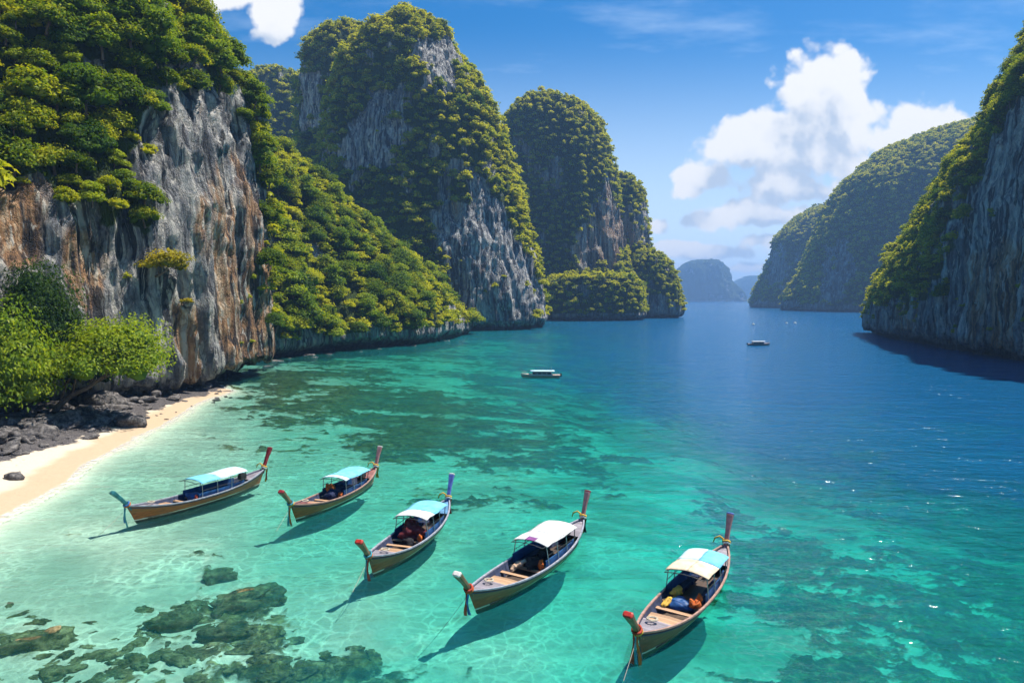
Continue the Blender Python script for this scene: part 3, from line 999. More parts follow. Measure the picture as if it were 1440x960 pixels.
def water_material():
    m, t = newmat('water')
    geo = t.n('ShaderNodeNewGeometry')
    ob = t.n('ShaderNodeTexCoord').outputs['Object']
    d = t.math('MAXIMUM', t.attr('depth'), 0.0)
    # absorption on the way through
    comps = []
    for a in (0.42, 0.024, 0.050):
        comps.append(t.math('POWER', 2.71828, t.math('MULTIPLY', d, -a)))
    T = t.n('ShaderNodeCombineColor', i_0=comps[0], i_1=comps[1], i_2=comps[2]).outputs[0]
    # caustic light imitated by a bright net put into the water's tint
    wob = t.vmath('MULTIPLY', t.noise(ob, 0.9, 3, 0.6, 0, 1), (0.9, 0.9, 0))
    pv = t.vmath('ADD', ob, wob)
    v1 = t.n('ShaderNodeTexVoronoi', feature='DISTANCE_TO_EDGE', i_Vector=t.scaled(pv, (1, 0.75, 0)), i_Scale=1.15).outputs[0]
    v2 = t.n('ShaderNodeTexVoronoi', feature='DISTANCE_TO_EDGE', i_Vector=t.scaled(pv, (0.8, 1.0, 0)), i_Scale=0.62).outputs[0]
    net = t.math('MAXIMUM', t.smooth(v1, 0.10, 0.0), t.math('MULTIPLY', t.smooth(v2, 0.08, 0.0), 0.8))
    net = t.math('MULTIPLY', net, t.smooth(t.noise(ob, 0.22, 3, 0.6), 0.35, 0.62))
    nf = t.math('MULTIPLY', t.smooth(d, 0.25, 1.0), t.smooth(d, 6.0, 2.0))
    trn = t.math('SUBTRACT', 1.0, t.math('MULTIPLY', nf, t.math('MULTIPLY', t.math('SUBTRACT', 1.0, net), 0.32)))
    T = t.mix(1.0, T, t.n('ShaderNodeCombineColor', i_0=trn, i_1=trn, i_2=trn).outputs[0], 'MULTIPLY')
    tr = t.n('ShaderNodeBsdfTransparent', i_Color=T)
    # light scattered back by the water itself
    big = t.noise(ob, 0.02, 3, 0.5)
    dd = t.math('ADD', d, t.math('MULTIPLY', t.math('SUBTRACT', big, 0.5), 4.0))
    sc = t.ramp(t.lin(dd, 0, 30), [(0.0, (0.03, 0.42, 0.36)), (0.14, (0.008, 0.26, 0.27)), (0.28, (0.004, 0.12, 0.22)), (0.5, (0.003, 0.085, 0.20)), (1.0, (0.003, 0.085, 0.21))])
    k = t.math('SUBTRACT', 1.0, t.math('POWER', 2.71828, t.math('MULTIPLY', d, t.math('ADD', -0.045, t.math('MULTIPLY', d, -0.010)))))
    # foam at the beach
    fo2 = t.math('MULTIPLY', t.smooth(t.math('ABSOLUTE', t.math('ADD', t.math('SUBTRACT', d, 0.30), t.math('MULTIPLY', t.math('SUBTRACT', t.noise(ob, 0.35, 4, 0.6), 0.5), 0.5))), 0.05, 0.0), t.smooth(t.noise(ob, 2.2, 4, 0.7), 0.42, 0.6))
    fo = t.math('MULTIPLY', t.smooth(d, 0.34, 0.03), t.smooth(t.noise(ob, 1.4, 5, 0.7), 0.36, 0.66))
    foam = t.n('ShaderNodeBsdfDiffuse', i_Color=(0.85, 0.85, 0.82))
    # waves
    wv = t.scaled(ob, (0.55, 1.0, 1))
    w1 = t.noise(wv, 0.9, 4, 0.6, 0.6)
    w2 = t.noise(wv, 3.2, 3, 0.6, 0.4)
    w3 = t.noise(t.scaled(ob, (0.40, 1.0, 1)), 0.20, 4, 0.6)
    h = t.math('ADD', t.math('MULTIPLY', w1, 0.30), t.math('MULTIPLY', w2, 0.07))
    h = t.math('ADD', h, t.math('MULTIPLY', w3, 0.9))
    bs = t.math('ADD', 0.42, t.math('MULTIPLY', t.smooth(d, 1.5, 8.0), 0.5))
    bmp = t.n('ShaderNodeBump', i_Strength=bs, i_Distance=1.0, i_Height=h)
    df = t.n('ShaderNodeBsdfDiffuse', i_Color=sc, i_Normal=bmp.outputs[0])
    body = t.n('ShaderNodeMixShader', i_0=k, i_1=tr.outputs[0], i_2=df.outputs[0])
    body = t.n('ShaderNodeMixShader', i_0=t.math('MULTIPLY', t.math('MAXIMUM', fo, t.math('MULTIPLY', fo2, 0.7)), 0.85), i_1=body.outputs[0], i_2=foam.outputs[0])
    fr = t.n('ShaderNodeFresnel', i_IOR=1.33, i_Normal=bmp.outputs[0])
    frf = t.math('MULTIPLY', t.math('MINIMUM', fr.outputs[0], 0.60), 0.92)
    gl = t.n('ShaderNodeBsdfGlossy', i_Color=(0.9, 0.95, 1.0), i_Roughness=0.10, i_Normal=bmp.outputs[0])
    mx = t.n('ShaderNodeMixShader', i_0=frf, i_1=body.outputs[0], i_2=gl.outputs[0])
    t.n('ShaderNodeOutputMaterial', i_0=mx.outputs[0])
    return m


M_WATER = water_material()
NW, NWc = 330, 420
yw = np.r_[np.geomspace(28, 560, NW - 30) - 15, np.geomspace(600, 5990, 30)]
sw = np.linspace(-1.14, 1.14, NWc)
Yw = np.repeat(yw[:, None], NWc, 1)
Xw = sw[None] * (Yw + 22)
zw, Dw, mw, sdw = bottom(Xw, Yw)
dep = np.maximum(-zw, 0) * (mw > 0.3) * 0.5 + Dw * np.where(mw > 0.3, 0.5, 1.0)
Vw = np.stack([Xw, Yw, np.zeros_like(Xw)], -1).reshape(-1, 3)
Fw = grid_faces(NW, NWc)
keep = sdw.ravel()[Fw].max(1) > -1.5
submesh('water', Vw, Fw, keep, [M_WATER], {'depth': dep}, 'structure')


# ------------------------------------------------------------------ trees
def crown_template(seed, ncards, size, R=1.0, lobes=9, flat=0.75, core=True, droop=0.0, spread=0.62):
    """unit crown (radius about 1, base at z=0): leaf cards over uneven lobes"""
    r = np.random.default_rng(seed)
    Vs, Fs, Ts = [], [], []
    off = 0
    L = []
    for k in range(lobes):
        a = 2 * math.pi * (k * 0.618 + r.uniform(0, .25))
        q = math.sqrt((k + 0.35) / lobes)
        rad = q * spread * r.uniform(0.8, 1.15)
        c = np.array([math.cos(a) * rad, math.sin(a) * rad, flat * (0.95 - 0.85 * q * q) * r.uniform(0.55, 1.2) + 0.1])
        s = (0.20 + 0.30 * r.random()) * (1.12 - 0.25 * q)
        L.append((c, np.array([s * 1.15, s * 1.15, s * 0.75]), r.random()))
    tot = sum(l[1][0] ** 2 for l in L)
    for (c, s, tint) in L:
        n = max(6, int(ncards * s[0] ** 2 / tot))
        d = r.normal(size=(n, 3))
        d[:, 2] = np.abs(d[:, 2]) * 1.0 - 0.35 * r.random(n)
        d /= np.linalg.norm(d, axis=1, keepdims=True)
        rr = r.uniform(0.45, 1.42, n) ** 0.85
        p = c + d * s * rr[:, None]
        nrm = d * 0.8 + r.normal(size=(n, 3)) * 0.5 + np.array([0, 0, 0.75])
        nrm /= np.linalg.norm(nrm, axis=1, keepdims=True)
        t1 = np.cross(nrm, r.normal(size=(n, 3)))
        t1 /= np.linalg.norm(t1, axis=1, keepdims=True)
        t2 = np.cross(nrm, t1)
        sz = size * r.uniform(0.6, 1.35, n)[:, None]
        a_, b_ = t1 * sz, t2 * sz * 0.55
        bend = nrm * sz * 0.22
        q4 = np.stack([p - a_, p + b_ + bend, p + a_ - droop * np.array([0, 0, 1]) * sz, p - b_ + bend], 1)
        Vs.append(q4.reshape(-1, 3))
        idx = np.arange(n * 4).reshape(n, 4) + off
        Fs.append(idx)
        off += n * 4
        tv = np.clip(tint * 0.55 + 0.45 * r.random(n), 0, 1)
        Ts.append(np.repeat(tv, 4))
        if core:
            m_, k_ = 4, 7
            vs = []
            for i in range(m_ + 1):
                th = math.pi * i / m_
                for j in range(k_):
                    ph = 2 * math.pi * (j + 0.5 * (i % 2)) / k_
                    vs.append((math.sin(th) * math.cos(ph), math.sin(th) * math.sin(ph), math.cos(th)))
            vs = np.array(vs) * (1 + 0.15 * r.normal(size=(len(vs), 1))) * s * 0.56 + c
            Vs.append(vs)
            fs = []
            for i in range(m_):
                for j in range(k_):
                    j1 = (j + 1) % k_
                    fs.append((i * k_ + j, (i + 1) * k_ + j, (i + 1) * k_ + j1, i * k_ + j1))
            Fs.append(np.array(fs) + off)
            off += len(vs)
            Ts.append(np.full(len(vs), tint * 0.4))
    return np.concatenate(Vs), np.concatenate(Fs), np.concatenate(Ts)


# sample tree sites on every cliff
def sites(cl):
    st = cl['tree']
    V, Fq, N0 = cl['V'], cl['F'], cl['N0']
    a, b_, c, d = (V[Fq[:, k]] for k in range(4))
    area = 0.5 * np.linalg.norm(np.cross(c - a, d - b_), axis=1)
    cen = (a + b_ + c + d) / 4
    nr_ = N0[Fq[:, 0]]
    rock = cl['rock'][Fq].mean(1) > 0.5
    fac = cl['facing'][Fq[:, 0]]
    px, py, dp = project(cen)
    ok = (nr_[:, 2] > -0.25) & (cen[:, 2] > 2.2) & (fac > -0.45) & (px > -150) & (px < 1590) & (py > -260) & (py < 620)
    wgt = area * ok * np.where(rock, 0.16 * st['bush'] * sstep(0.12, 0.35, fbm(cen / 9.0, 3, 55)), 1.0)
    n = int(min(60000, wgt.sum() / (st['sp'] ** 2) * 7))
    pick = rng.choice(len(wgt), n, p=wgt / wgt.sum())
    P = cen[pick] + rng.normal(size=(n, 3)) * 0.4
    isr = rock[pick]
    cell = {}
    out = []
    for i in range(n):
        p = P[i]
        sp = st['sp'] * (0.8 if isr[i] else 1.0)
        key = tuple(np.floor(p / st['sp']).astype(int))
        bad = False
        for dx in (-1, 0, 1):
            for dy in (-1, 0, 1):
                for dz in (-1, 0, 1):
                    for q in cell.get((key[0] + dx, key[1] + dy, key[2] + dz), ()):
                        if (q[0] - p[0]) ** 2 + (q[1] - p[1]) ** 2 + (q[2] - p[2]) ** 2 < sp * sp:
                            bad = True
                            break
                    if bad:
                        break
                if bad:
                    break
            if bad:
                break
        if bad:
            continue
        cell.setdefault(key, []).append(p)
        nn = nr_[pick[i]]
        u = rng.random()
        if isr[i]:
            r_ = (0.3 + 0.75 * rng.random() ** 2.2) * st['r'][0] * 1.1
        else:
            r_ = st['r'][0] + (st['r'][1] - st['r'][0]) * u ** 1.6
            if nn[2] < 0.3:
                r_ *= 0.85
        out.append((p, nn, r_, isr[i]))
    return out


bv_v = np.concatenate([c['V'] for c in CLIFFS])
o_ = np.cumsum([0] + [len(c['V']) for c in CLIFFS])
bv_f = np.concatenate([c['F'] + o_[i] for i, c in enumerate(CLIFFS)])
bvh = BVHTree.FromPolygons([tuple(map(float, p)) for p in bv_v], [tuple(map(int, f)) for f in bv_f])
camv = Vector((0, 0, CAM_H))

trees = []
for ci, cl in enumerate(CLIFFS):
    if cl['tree'] is None:
        continue
    for (p, nn, r_, isr) in sites(cl):
        lean = Vector((nn[0], nn[1], 0)) * 0.35 * r_
        top = Vector(p) + lean + Vector((0, 0, r_ * 0.75))
        dv = top - camv
        hit = bvh.ray_cast(camv, dv.normalized(), dv.length - r_ * 0.9)
        vis = hit[0] is None
        px, py, dp = project(np.array(top))
        inside = -20 < px < 1460 and -20 < py < 700
        trees.append(dict(p=p, n=nn, r=r_, ci=ci, vis=vis and inside, app=r_ / dp, px=float(px), py=float(py), dep=float(dp), rock=isr))
print('tree sites', len(trees), 'visible', sum(t['vis'] for t in trees))

order = sorted([t for t in trees if t['vis']], key=lambda t: -t['app'])
NEAR = order[:280]
nearset = set(id(t) for t in NEAR)

# individual trees: empty at the foot, trunk and crown share mesh data
CROWNS = []
for k in range(9):
    flat = [0.95, 0.8, 1.2, 0.7, 1.0, 0.9, 0.75, 1.3, 0.85][k]
    V, Fq, T = crown_template(100 + k, 2600, 0.058 + 0.012 * (k % 3), lobes=[15, 19, 13, 21, 14, 17, 23, 13, 18][k], flat=flat, droop=0.4)
    CROWNS.append(mesh_np('crown', V, Fq, [(M_FOL, M_FOL, M_FOLB, M_FOL, M_FOLM)[k % 5]], False, {'tint': T}))
TRUNKS = []
for k in range(3):
    mb = MB()
    r = random.Random(k)
    sway = r.uniform(-.12, .12)
    mb.tube([(0, 0, -0.35), (sway * .4, 0.02, 0), (sway, 0.05, 0.35), (sway * 0.5, 0.02, 0.75)], [0.07, 0.055, 0.045, 0.03], 6)
    for j in range(4):
        a = j * 1.7 + k
        mb.tube([(sway * .8, .03, 0.25), (math.cos(a) * .25 + sway, math.sin(a) * .25, .48), (math.cos(a) * .45, math.sin(a) * .45, .66)], [0.03, 0.022, 0.012], 5)
    me = bpy.data.meshes.new('trunk')
    me.from_pydata(mb.v, [], mb.f)
    me.materials.append(M_BARK)
    TRUNKS.append(me)

ZONES = {
    0: ('leafy green tree rooted on the rock of the tall left cliff above the beach', 'trees on the tall left cliff'),
    1: ('bright green tree on the steep jungle slope beside the orange streaked cliff', 'trees on the jungle slope'),
    2: ('green tree growing on the big grey karst behind the jungle slope', 'trees on the big karst'),
    11: ('yellow green tree along the top of the shaded right cliff', 'trees on the right cliff'),
}
names = [c['name'] for c in CLIFFS]
RIGHT = len(CLIFFS) - 1
for t in NEAR:
    zi = 11 if t['ci'] == RIGHT else t['ci']
    lab, grp_ = ZONES.get(zi, ('small tree on a distant karst across the water', 'trees on distant karsts'))
    nm, cat = 'jungle_tree', 'tree'
    if t['rock']:
        nm, cat = 'cliff_shrub', 'shrub'
        side = {0: 'the tall left cliff', 11: 'the shaded right cliff', 1: 'the low rock band under the jungle slope', 2: 'the big grey karst'}.get(zi, 'a distant karst')
        lab, grp_ = 'small green shrub clinging to bare rock of ' + side, 'shrubs on bare rock of ' + side
    n = t['n']
    e = bpy.data.objects.new(nm, None)
    COL.objects.link(e)
    e.empty_display_size = 0.5
    r_ = t['r']
    e.location = (t['p'][0] + n[0] * 0.3 * r_, t['p'][1] + n[1] * 0.3 * r_, t['p'][2] - 0.15 * r_)
    e.rotation_euler = (rng.normal() * 0.10, rng.normal() * 0.10, rng.uniform(0, 6.28))
    hs = rng.uniform(0.8, 1.15)
    e.scale = (r_, r_, r_ * hs)
    e['label'], e['category'], e['group'] = lab, cat, grp_
    link('crown', CROWNS[rng.integers(len(CROWNS))], e)
    link('trunk', TRUNKS[rng.integers(3)], e)

# everything further off is one wood
LOD = []
for (nc_, sz, lo) in ((900, 0.085, 12), (340, 0.13, 9), (150, 0.18, 7), (80, 0.24, 6)):
    LOD.append([crown_template(500 + 10 * len(LOD) + k, nc_, sz, lobes=lo + k % 3, flat=[0.85, 1.1, 0.7, 0.95][k % 4], droop=0.2) for k in range(4)])
FV, FF, FT = [], [], []
off = 0
for t in trees:
    if id(t) in nearset:
        continue
    a = t['app'] * 683                 # crown radius in render pixels
    lod = 0 if a > 11 else 1 if a > 7 else 2 if a > 4.2 else 3
    if not t['vis']:
        lod = min(3, lod + 1)
    V, Fq, T = LOD[lod][rng.integers(4)]
    an = rng.uniform(0, 6.28)
    ca, sa = math.cos(an), math.sin(an)
    r_ = t['r']
    Rm = np.array([[ca, -sa, 0], [sa, ca, 0], [0, 0, 1]])
    Pv = (V @ Rm.T) * np.array([r_, r_, r_ * rng.uniform(0.8, 1.2)])
    Pv = Pv + t['p'] + np.array([t['n'][0] * 0.3 * r_, t['n'][1] * 0.3 * r_, -0.15 * r_])
    FV.append(Pv)
    FF.append(Fq + off)
    FT.append(np.clip(T * 0.75 + rng.uniform(-0.15, 0.55), 0, 1.2))
    off += len(V)
me = mesh_np('forest', np.concatenate(FV), np.concatenate(FF), [M_FOL], False, {'tint': np.concatenate(FT)})
link('forest', me, kind='stuff', label='dense jungle covering the more distant karsts and slopes', cat='forest')
print('forest faces', sum(len(f) for f in FF))


# named trees around the beach
def special_tree(name, label, base, R, flat, mat, path, limbs, seed, ncards=4200, size=0.055, lobes=18, crown_at=None, cat='tree', spread=0.62):
    e = bpy.data.objects.new(name, None)
    COL.objects.link(e)
    e.location = base
    e['label'], e['category'] = label, cat
    V, Fq, T = crown_template(seed, ncards, size, lobes=lobes, flat=flat, droop=0.5, spread=spread)
    V = V * np.array(R) + np.array(crown_at)
    me_ = mesh_np('crown', V, Fq, [mat], False, {'tint': T})
    link('crown', me_, e)
    mb = MB()
    n = len(path)
    mb.tube(path, [0.36 * (1 - 0.62 * i / (n - 1)) * R[0] / 6.0 for i in range(n)], 8)
    for (i0, tip, rad) in limbs:
        p0 = Vector(path[i0])
        tip = Vector(tip)
        mid = p0.lerp(tip, 0.5) + Vector((0, 0, 0.08 * (tip - p0).length))
        mb.tube([p0, mid, tip], [rad, rad * 0.75, rad * 0.35], 6)
    mb.build('trunk', M_BARK, e, True)
    return e


tb = ground(70, 582, 1.6)
special_tree('beach_tree', 'bright green leaning beach tree with bent bare trunk above the boulders', tuple(tb), (6.4, 5.8, 6.6), 0.72, M_FOLB,
             [(0, 0, -0.6), (1.0, 0.2, 1.0), (2.4, 0.5, 2.2), (4.2, 0.8, 3.1), (6.0, 1.0, 4.4), (7.0, 1.0, 6.6)],
             [(1, (2.2, 1.5, 5.2), .16), (2, (4.6, -1.2, 6.2), .15), (3, (9.0, 1.2, 5.0), .13), (3, (5.2, 2.2, 6.6), .12), (4, (9.6, -0.4, 5.8), .1), (0, (3.2, 1.0, 2.6), .17)],
             901, 15000, 0.030, 34, crown_at=(6.6, 1.0, 4.0), spread=0.74)
special_tree('beach_tree', 'bright yellow green leafy tree cut by the left edge of the picture', (-57.0, 73.0, 1.8), (6.8, 6.0, 9.5), 0.85, M_FOLB,
             [(0, 0, -0.6), (0.4, 0, 1.5), (1.0, 0.2, 3.2), (2.0, 0.3, 6.2)], [(2, (4.0, 0, 6.0), .14), (2, (-1, 1, 6.5), .14), (1, (3.5, -1, 4.4), .12)],
             902, 15000, 0.030, 34, crown_at=(2.2, 0, 0.8))
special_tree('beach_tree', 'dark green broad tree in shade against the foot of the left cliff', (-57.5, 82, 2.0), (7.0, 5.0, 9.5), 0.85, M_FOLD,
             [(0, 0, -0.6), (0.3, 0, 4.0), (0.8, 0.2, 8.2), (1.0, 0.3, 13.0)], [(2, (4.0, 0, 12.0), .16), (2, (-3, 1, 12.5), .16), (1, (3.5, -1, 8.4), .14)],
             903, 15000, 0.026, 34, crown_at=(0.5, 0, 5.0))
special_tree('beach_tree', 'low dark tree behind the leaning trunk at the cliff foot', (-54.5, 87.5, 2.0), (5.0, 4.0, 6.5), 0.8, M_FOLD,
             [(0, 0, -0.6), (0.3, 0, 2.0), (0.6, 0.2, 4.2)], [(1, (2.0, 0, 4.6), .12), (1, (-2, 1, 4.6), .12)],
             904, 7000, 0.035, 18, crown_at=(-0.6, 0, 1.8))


def on_cliff(px, py):
    d_ = Vector(ray(px, py)).normalized()
    h = bvh.ray_cast(camv, d_, 2000)
    return h[0], h[1]


for (px, py, R, lab, seed) in [(222, 385, (3.8, 3.2, 3.0), 'golden yellow tree clinging alone to the grey cliff face', 910), (258, 427, (1.2, 1.2, 0.9), 'tiny golden shrub tucked in the cliff below the golden tree', 911)]:
    h, hn = on_cliff(px, py)
    if h is None:
        continue
    k = R[0] / 3.6
    special_tree('cliff_tree' if k > .5 else 'cliff_shrub', lab, tuple(h), R, 0.55, M_FOLY,
                 [(-1.2 * k, 0, -0.6 * k), (0.2 * k, -.1, -0.2 * k), (1.2 * k, -.4 * k, 0.3 * k), (1.8 * k, -.5 * k, 1.3 * k)], [(1, (0.6 * k, -1.5 * k, 1.2 * k), .07 * k), (2, (3.2 * k, -0.2 * k, 1.0 * k), .06 * k)],
                 seed, 2200 if k > .5 else 400, 0.060 if k > .5 else 0.13, 14 if k > .5 else 6, crown_at=(1.5 * k, -0.4 * k, 0.4 * k), cat='tree' if k > .5 else 'shrub', spread=0.75)


# ------------------------------------------------------------------ boulders
def boulder_mesh(seed, mat, n=16, m=11, amp=0.32, sq=(1, 1, .7), rough=0.10):
    vs = []
    for i in range(m + 1):
        th = math.pi * i / m
        for k in range(n):
            ph = 2 * math.pi * k / n
            vs.append((math.sin(th) * math.cos(ph), math.sin(th) * math.sin(ph), math.cos(th)))
    vs = np.array(vs)
    sgn = np.sign(vs) * np.abs(vs) ** 0.75
    nn = 1 + amp * 1.6 * fbm(vs * 1.4 + seed * 3.1, 3, seed) + rough * fbm(vs * 4.2 + seed, 4, seed + 3, 0.65)
    vs = sgn * nn[:, None] * np.array(sq)
    fs = [(i * n + k, (i + 1) * n + k, (i + 1) * n + (k + 1) % n, i * n + (k + 1) % n) for i in range(m) for k in range(n)]
    return mesh_np('boulder', vs, np.array(fs), [mat], False)


def stone_material(name, a, b_, c):
    m, t = newmat(name)
    ob = t.n('ShaderNodeNewGeometry').outputs['Position']
    n1 = t.noise(ob, 1.3, 6, 0.7)
    n2 = t.noise(ob, 7.0, 4, 0.7)
    col = t.ramp(t.math('ADD', t.math('MULTIPLY', n1, 0.7), t.math('MULTIPLY', n2, 0.3)), [(0.40, a), (0.50, b_), (0.60, c)])
    bmp = t.n('ShaderNodeBump', i_Strength=0.8, i_Distance=0.2, i_Height=t.math('ADD', n1, t.math('MULTIPLY', n2, .4)))
    p = t.n('ShaderNodeBsdfPrincipled', i_Base_Color=col, i_Roughness=0.85, i_Normal=bmp.outputs[0])
    p.inputs['Specular IOR Level'].default_value = 0.2
    t.n('ShaderNodeOutputMaterial', i_0=p.outputs[0])
    return m


M_STONE = stone_material('shore_stone', (0.03, 0.028, 0.028), (0.10, 0.09, 0.085), (0.24, 0.22, 0.20))
M_REEF = stone_material('reef_stone', (0.045, 0.040, 0.018), (0.15, 0.125, 0.055), (0.36, 0.30, 0.15))
BM = [boulder_mesh(k, M_STONE) for k in range(6)]


def seat_z(x, y):
    return float(bottom(np.array([[x]]), np.array([[y]]))[0][0, 0])


big = [(140, 568, 2.6, 'large pale grey boulder beside the leaning trunk'), (185, 585, 1.7, 'black jagged boulder at the top of the sand'), (95, 590, 1.8, 'dark boulder in front of the leaning trunk foot'),
       (45, 600, 1.5, 'grey boulder under the bright leafy tree'), (20, 655, 0.7, 'lone small dark stone on the pale sand')]
for k, (px, py, s, lab) in enumerate(big):
    g_ = ground(px, py, 1.4)
    o = link('boulder', BM[k % 6], label=lab, cat='boulder')
    o.location = (g_[0], g_[1], seat_z(g_[0], g_[1]) + 0.15 * s)
    o.scale = (s, s * 0.9, s * 0.8)
    o.rotation_euler = (0, 0, rng.uniform(0, 6.28))
cnt = 0
for k in range(1500):
    px, py = rng.uniform(-20, 330), rng.uniform(525, 645)
    line = np.interp(px, [-20, 0, 60, 120, 200, 280, 330], [655, 645, 622, 606, 590, 556, 545])
    up = np.interp(px, [-20, 100, 200, 280, 330], [575, 548, 545, 528, 524])
    if not (up < py < line):
        continue
    g_ = ground(px, py, 1.3)
    if g_[0] < -63 and False:
        continue
    s = (0.18 + 0.9 * rng.random() ** 2.2) * (1.25 if py < line - 14 else 0.6)
    o = link('boulder', BM[rng.integers(6)], label='dark grey shore boulder among the rocks at the cliff foot', cat='boulder', group='boulders at the cliff foot')
    o.location = (g_[0], g_[1], seat_z(g_[0], g_[1]) + 0.1 * s)
    o.scale = (s * rng.uniform(.9, 1.5), s, s * rng.uniform(.55, .9))
    o.rotation_euler = (rng.uniform(-.3, .3), rng.uniform(-.3, .3), rng.uniform(0, 6.28))
    cnt += 1
    if cnt >= 230:
        break
for k in range(24):
    f = rng.random()
    px = 250 + f * 390
    py = np.interp(px, [250, 330, 385, 520, 640], [556, 534, 514, 494, 482]) + rng.uniform(-9, -1)
    g_ = ground(px, py, 0)
    s = rng.uniform(0.5, 1.6)
    o = link('boulder', BM[rng.integers(6)], label='black wet rock at the waterline under the overhanging cliff', cat='boulder', group='wet rocks under the overhang')
    o.location = (g_[0], g_[1], max(seat_z(g_[0], g_[1]), -0.4) + 0.1)
    o.scale = (s * rng.uniform(1, 1.8), s, s * rng.uniform(.4, .7))
    o.rotation_euler = (0, 0, rng.uniform(0, 6.28))

RM = [boulder_mesh(40 + k, M_REEF, 40, 24, 0.40, (1.3, 0.9, .55), 0.22) for k in range(5)]
reef = [(345, 838, 1.5, .9, 'largest pale brown reef rock just breaking the shallow water'), (312, 802, .8, .6, 'flat brown reef rock alone furthest from the reef'), (245, 868, 1.0, .8, 'long dark reef ridge left of the pale reef rock'),
        (52, 900, 1.2, .8, 'broad dark brown reef slab near the lower left corner'), (325, 885, 1.0, .8, 'rounded brown reef rock below the pale reef rock')]
for k, (px, py, s, h_, lab) in enumerate(reef):
    g_ = ground(px, py, -0.4)
    o = link('reef_rock', RM[k % 5], label=lab, cat='reef rock')
    o.location = (g_[0], g_[1], seat_z(g_[0], g_[1]) + 0.1)
    o.scale = (s * .8, s * 0.7, h_ * 1.1)
    o.rotation_euler = (0, 0, 0.35 + rng.uniform(-.2, .2))
cnt = 0
for k in range(2500):
    px, py = rng.uniform(0, 560), rng.uniform(840, 965)
    c_ = float(idw(np.array(px), np.array(py), CORAL, 3.5))
    if rng.random() > (c_ - 0.22) * 2.4:
        continue
    g_ = ground(px, py, -0.6)
    s = 0.10 + 0.40 * rng.random() ** 2.2
    o = link('reef_rock', RM[rng.integers(5)], label='dark brown submerged rock of the shallow reef in the lower left', cat='reef rock', group='submerged rocks of the lower left reef')
    o.location = (g_[0], g_[1], seat_z(g_[0], g_[1]) - 0.06)
    o.scale = (s * rng.uniform(.9, 1.5), s, s * rng.uniform(.5, .9))
    o.rotation_euler = (0, 0, rng.uniform(0, 6.28))
    cnt += 1
    if cnt >= 210:
        break


# ------------------------------------------------------------------ longtail boats
def hull_material(name, wood, upper):
    m, t = newmat(name)
    ob = t.n('ShaderNodeTexCoord').outputs['Object']
    z = t.n('ShaderNodeSeparateXYZ', i_0=ob).outputs[2]
    gr = t.noise(t.scaled(ob, (0.6, 4, 9)), 1.6, 5, 0.65)
    w_ = t.mix(t.smooth(gr, 0.3, 0.7), [q * 0.55 for q in wood], [q * 1.35 for q in wood])
    wear = t.smooth(t.noise(t.scaled(ob, (1, 1, 2.5)), 2.4, 5, 0.7), 0.60, 0.70)
    w_ = t.mix(t.math('MULTIPLY', wear, 0.35), w_, (0.34, 0.28, 0.20))
    # plank seams
    seam = t.math('PINGPONG', t.math('MULTIPLY', z, 5.0), 0.5)
    w_ = t.mix(t.math('MULTIPLY', t.smooth(seam, 0.06, 0.0), 0.6), w_, (0.03, 0.02, 0.014))
    zz = t.math('ADD', z, t.math('MULTIPLY', t.math('SUBTRACT', t.noise(ob, 3.0, 2), 0.5), 0.05))
    up = t.math('MULTIPLY', t.smooth(zz, 0.62, 0.72), 0.45)
    w_ = t.mix(up, w_, upper)
    wl = t.math('MULTIPLY', t.smooth(zz, 0.09, 0.11), t.smooth(zz, 0.19, 0.17))
    w_ = t.mix(t.math('MULTIPLY', wl, 0.8), w_, (0.62, 0.58, 0.50))
    w_ = t.mix(t.smooth(zz, 0.10, 0.085), w_, (0.022, 0.02, 0.02))
    p = t.n('ShaderNodeBsdfPrincipled', i_Base_Color=w_, i_Roughness=0.45)
    p.inputs['Specular IOR Level'].default_value = 0.35
    t.n('ShaderNodeOutputMaterial', i_0=p.outputs[0])
    return m


def planks(name, col, along=0, pitch=5.0):
    m, t = newmat(name)
    ob = t.n('ShaderNodeTexCoord').outputs['Object']
    sp_ = t.n('ShaderNodeSeparateXYZ', i_0=ob)
    c_ = sp_.outputs[1 if along == 0 else 0]
    idx = t.math('FLOOR', t.math('MULTIPLY', c_, pitch))
    wn = t.n('ShaderNodeTexWhiteNoise', noise_dimensions='1D', i_W=idx)
    gr = t.noise(t.scaled(ob, (1.2, 9, 3) if along == 0 else (9, 1.2, 3)), 2.0, 5, 0.65)
    f = t.math('ADD', t.math('MULTIPLY', wn.outputs[0], 0.55), t.math('MULTIPLY', gr, 0.6))
    c = t.mix(f, [q * 0.5 for q in col], [min(1, q * 1.4) for q in col])
    seam = t.math('PINGPONG', t.math('MULTIPLY', c_, pitch), 0.5)
    c = t.mix(t.math('MULTIPLY', t.smooth(seam, 0.07, 0.0), 0.85), c, (0.02, 0.015, 0.012))
    p = t.n('ShaderNodeBsdfPrincipled', i_Base_Color=c, i_Roughness=0.6)
    t.n('ShaderNodeOutputMaterial', i_0=p.outputs[0])
    return m


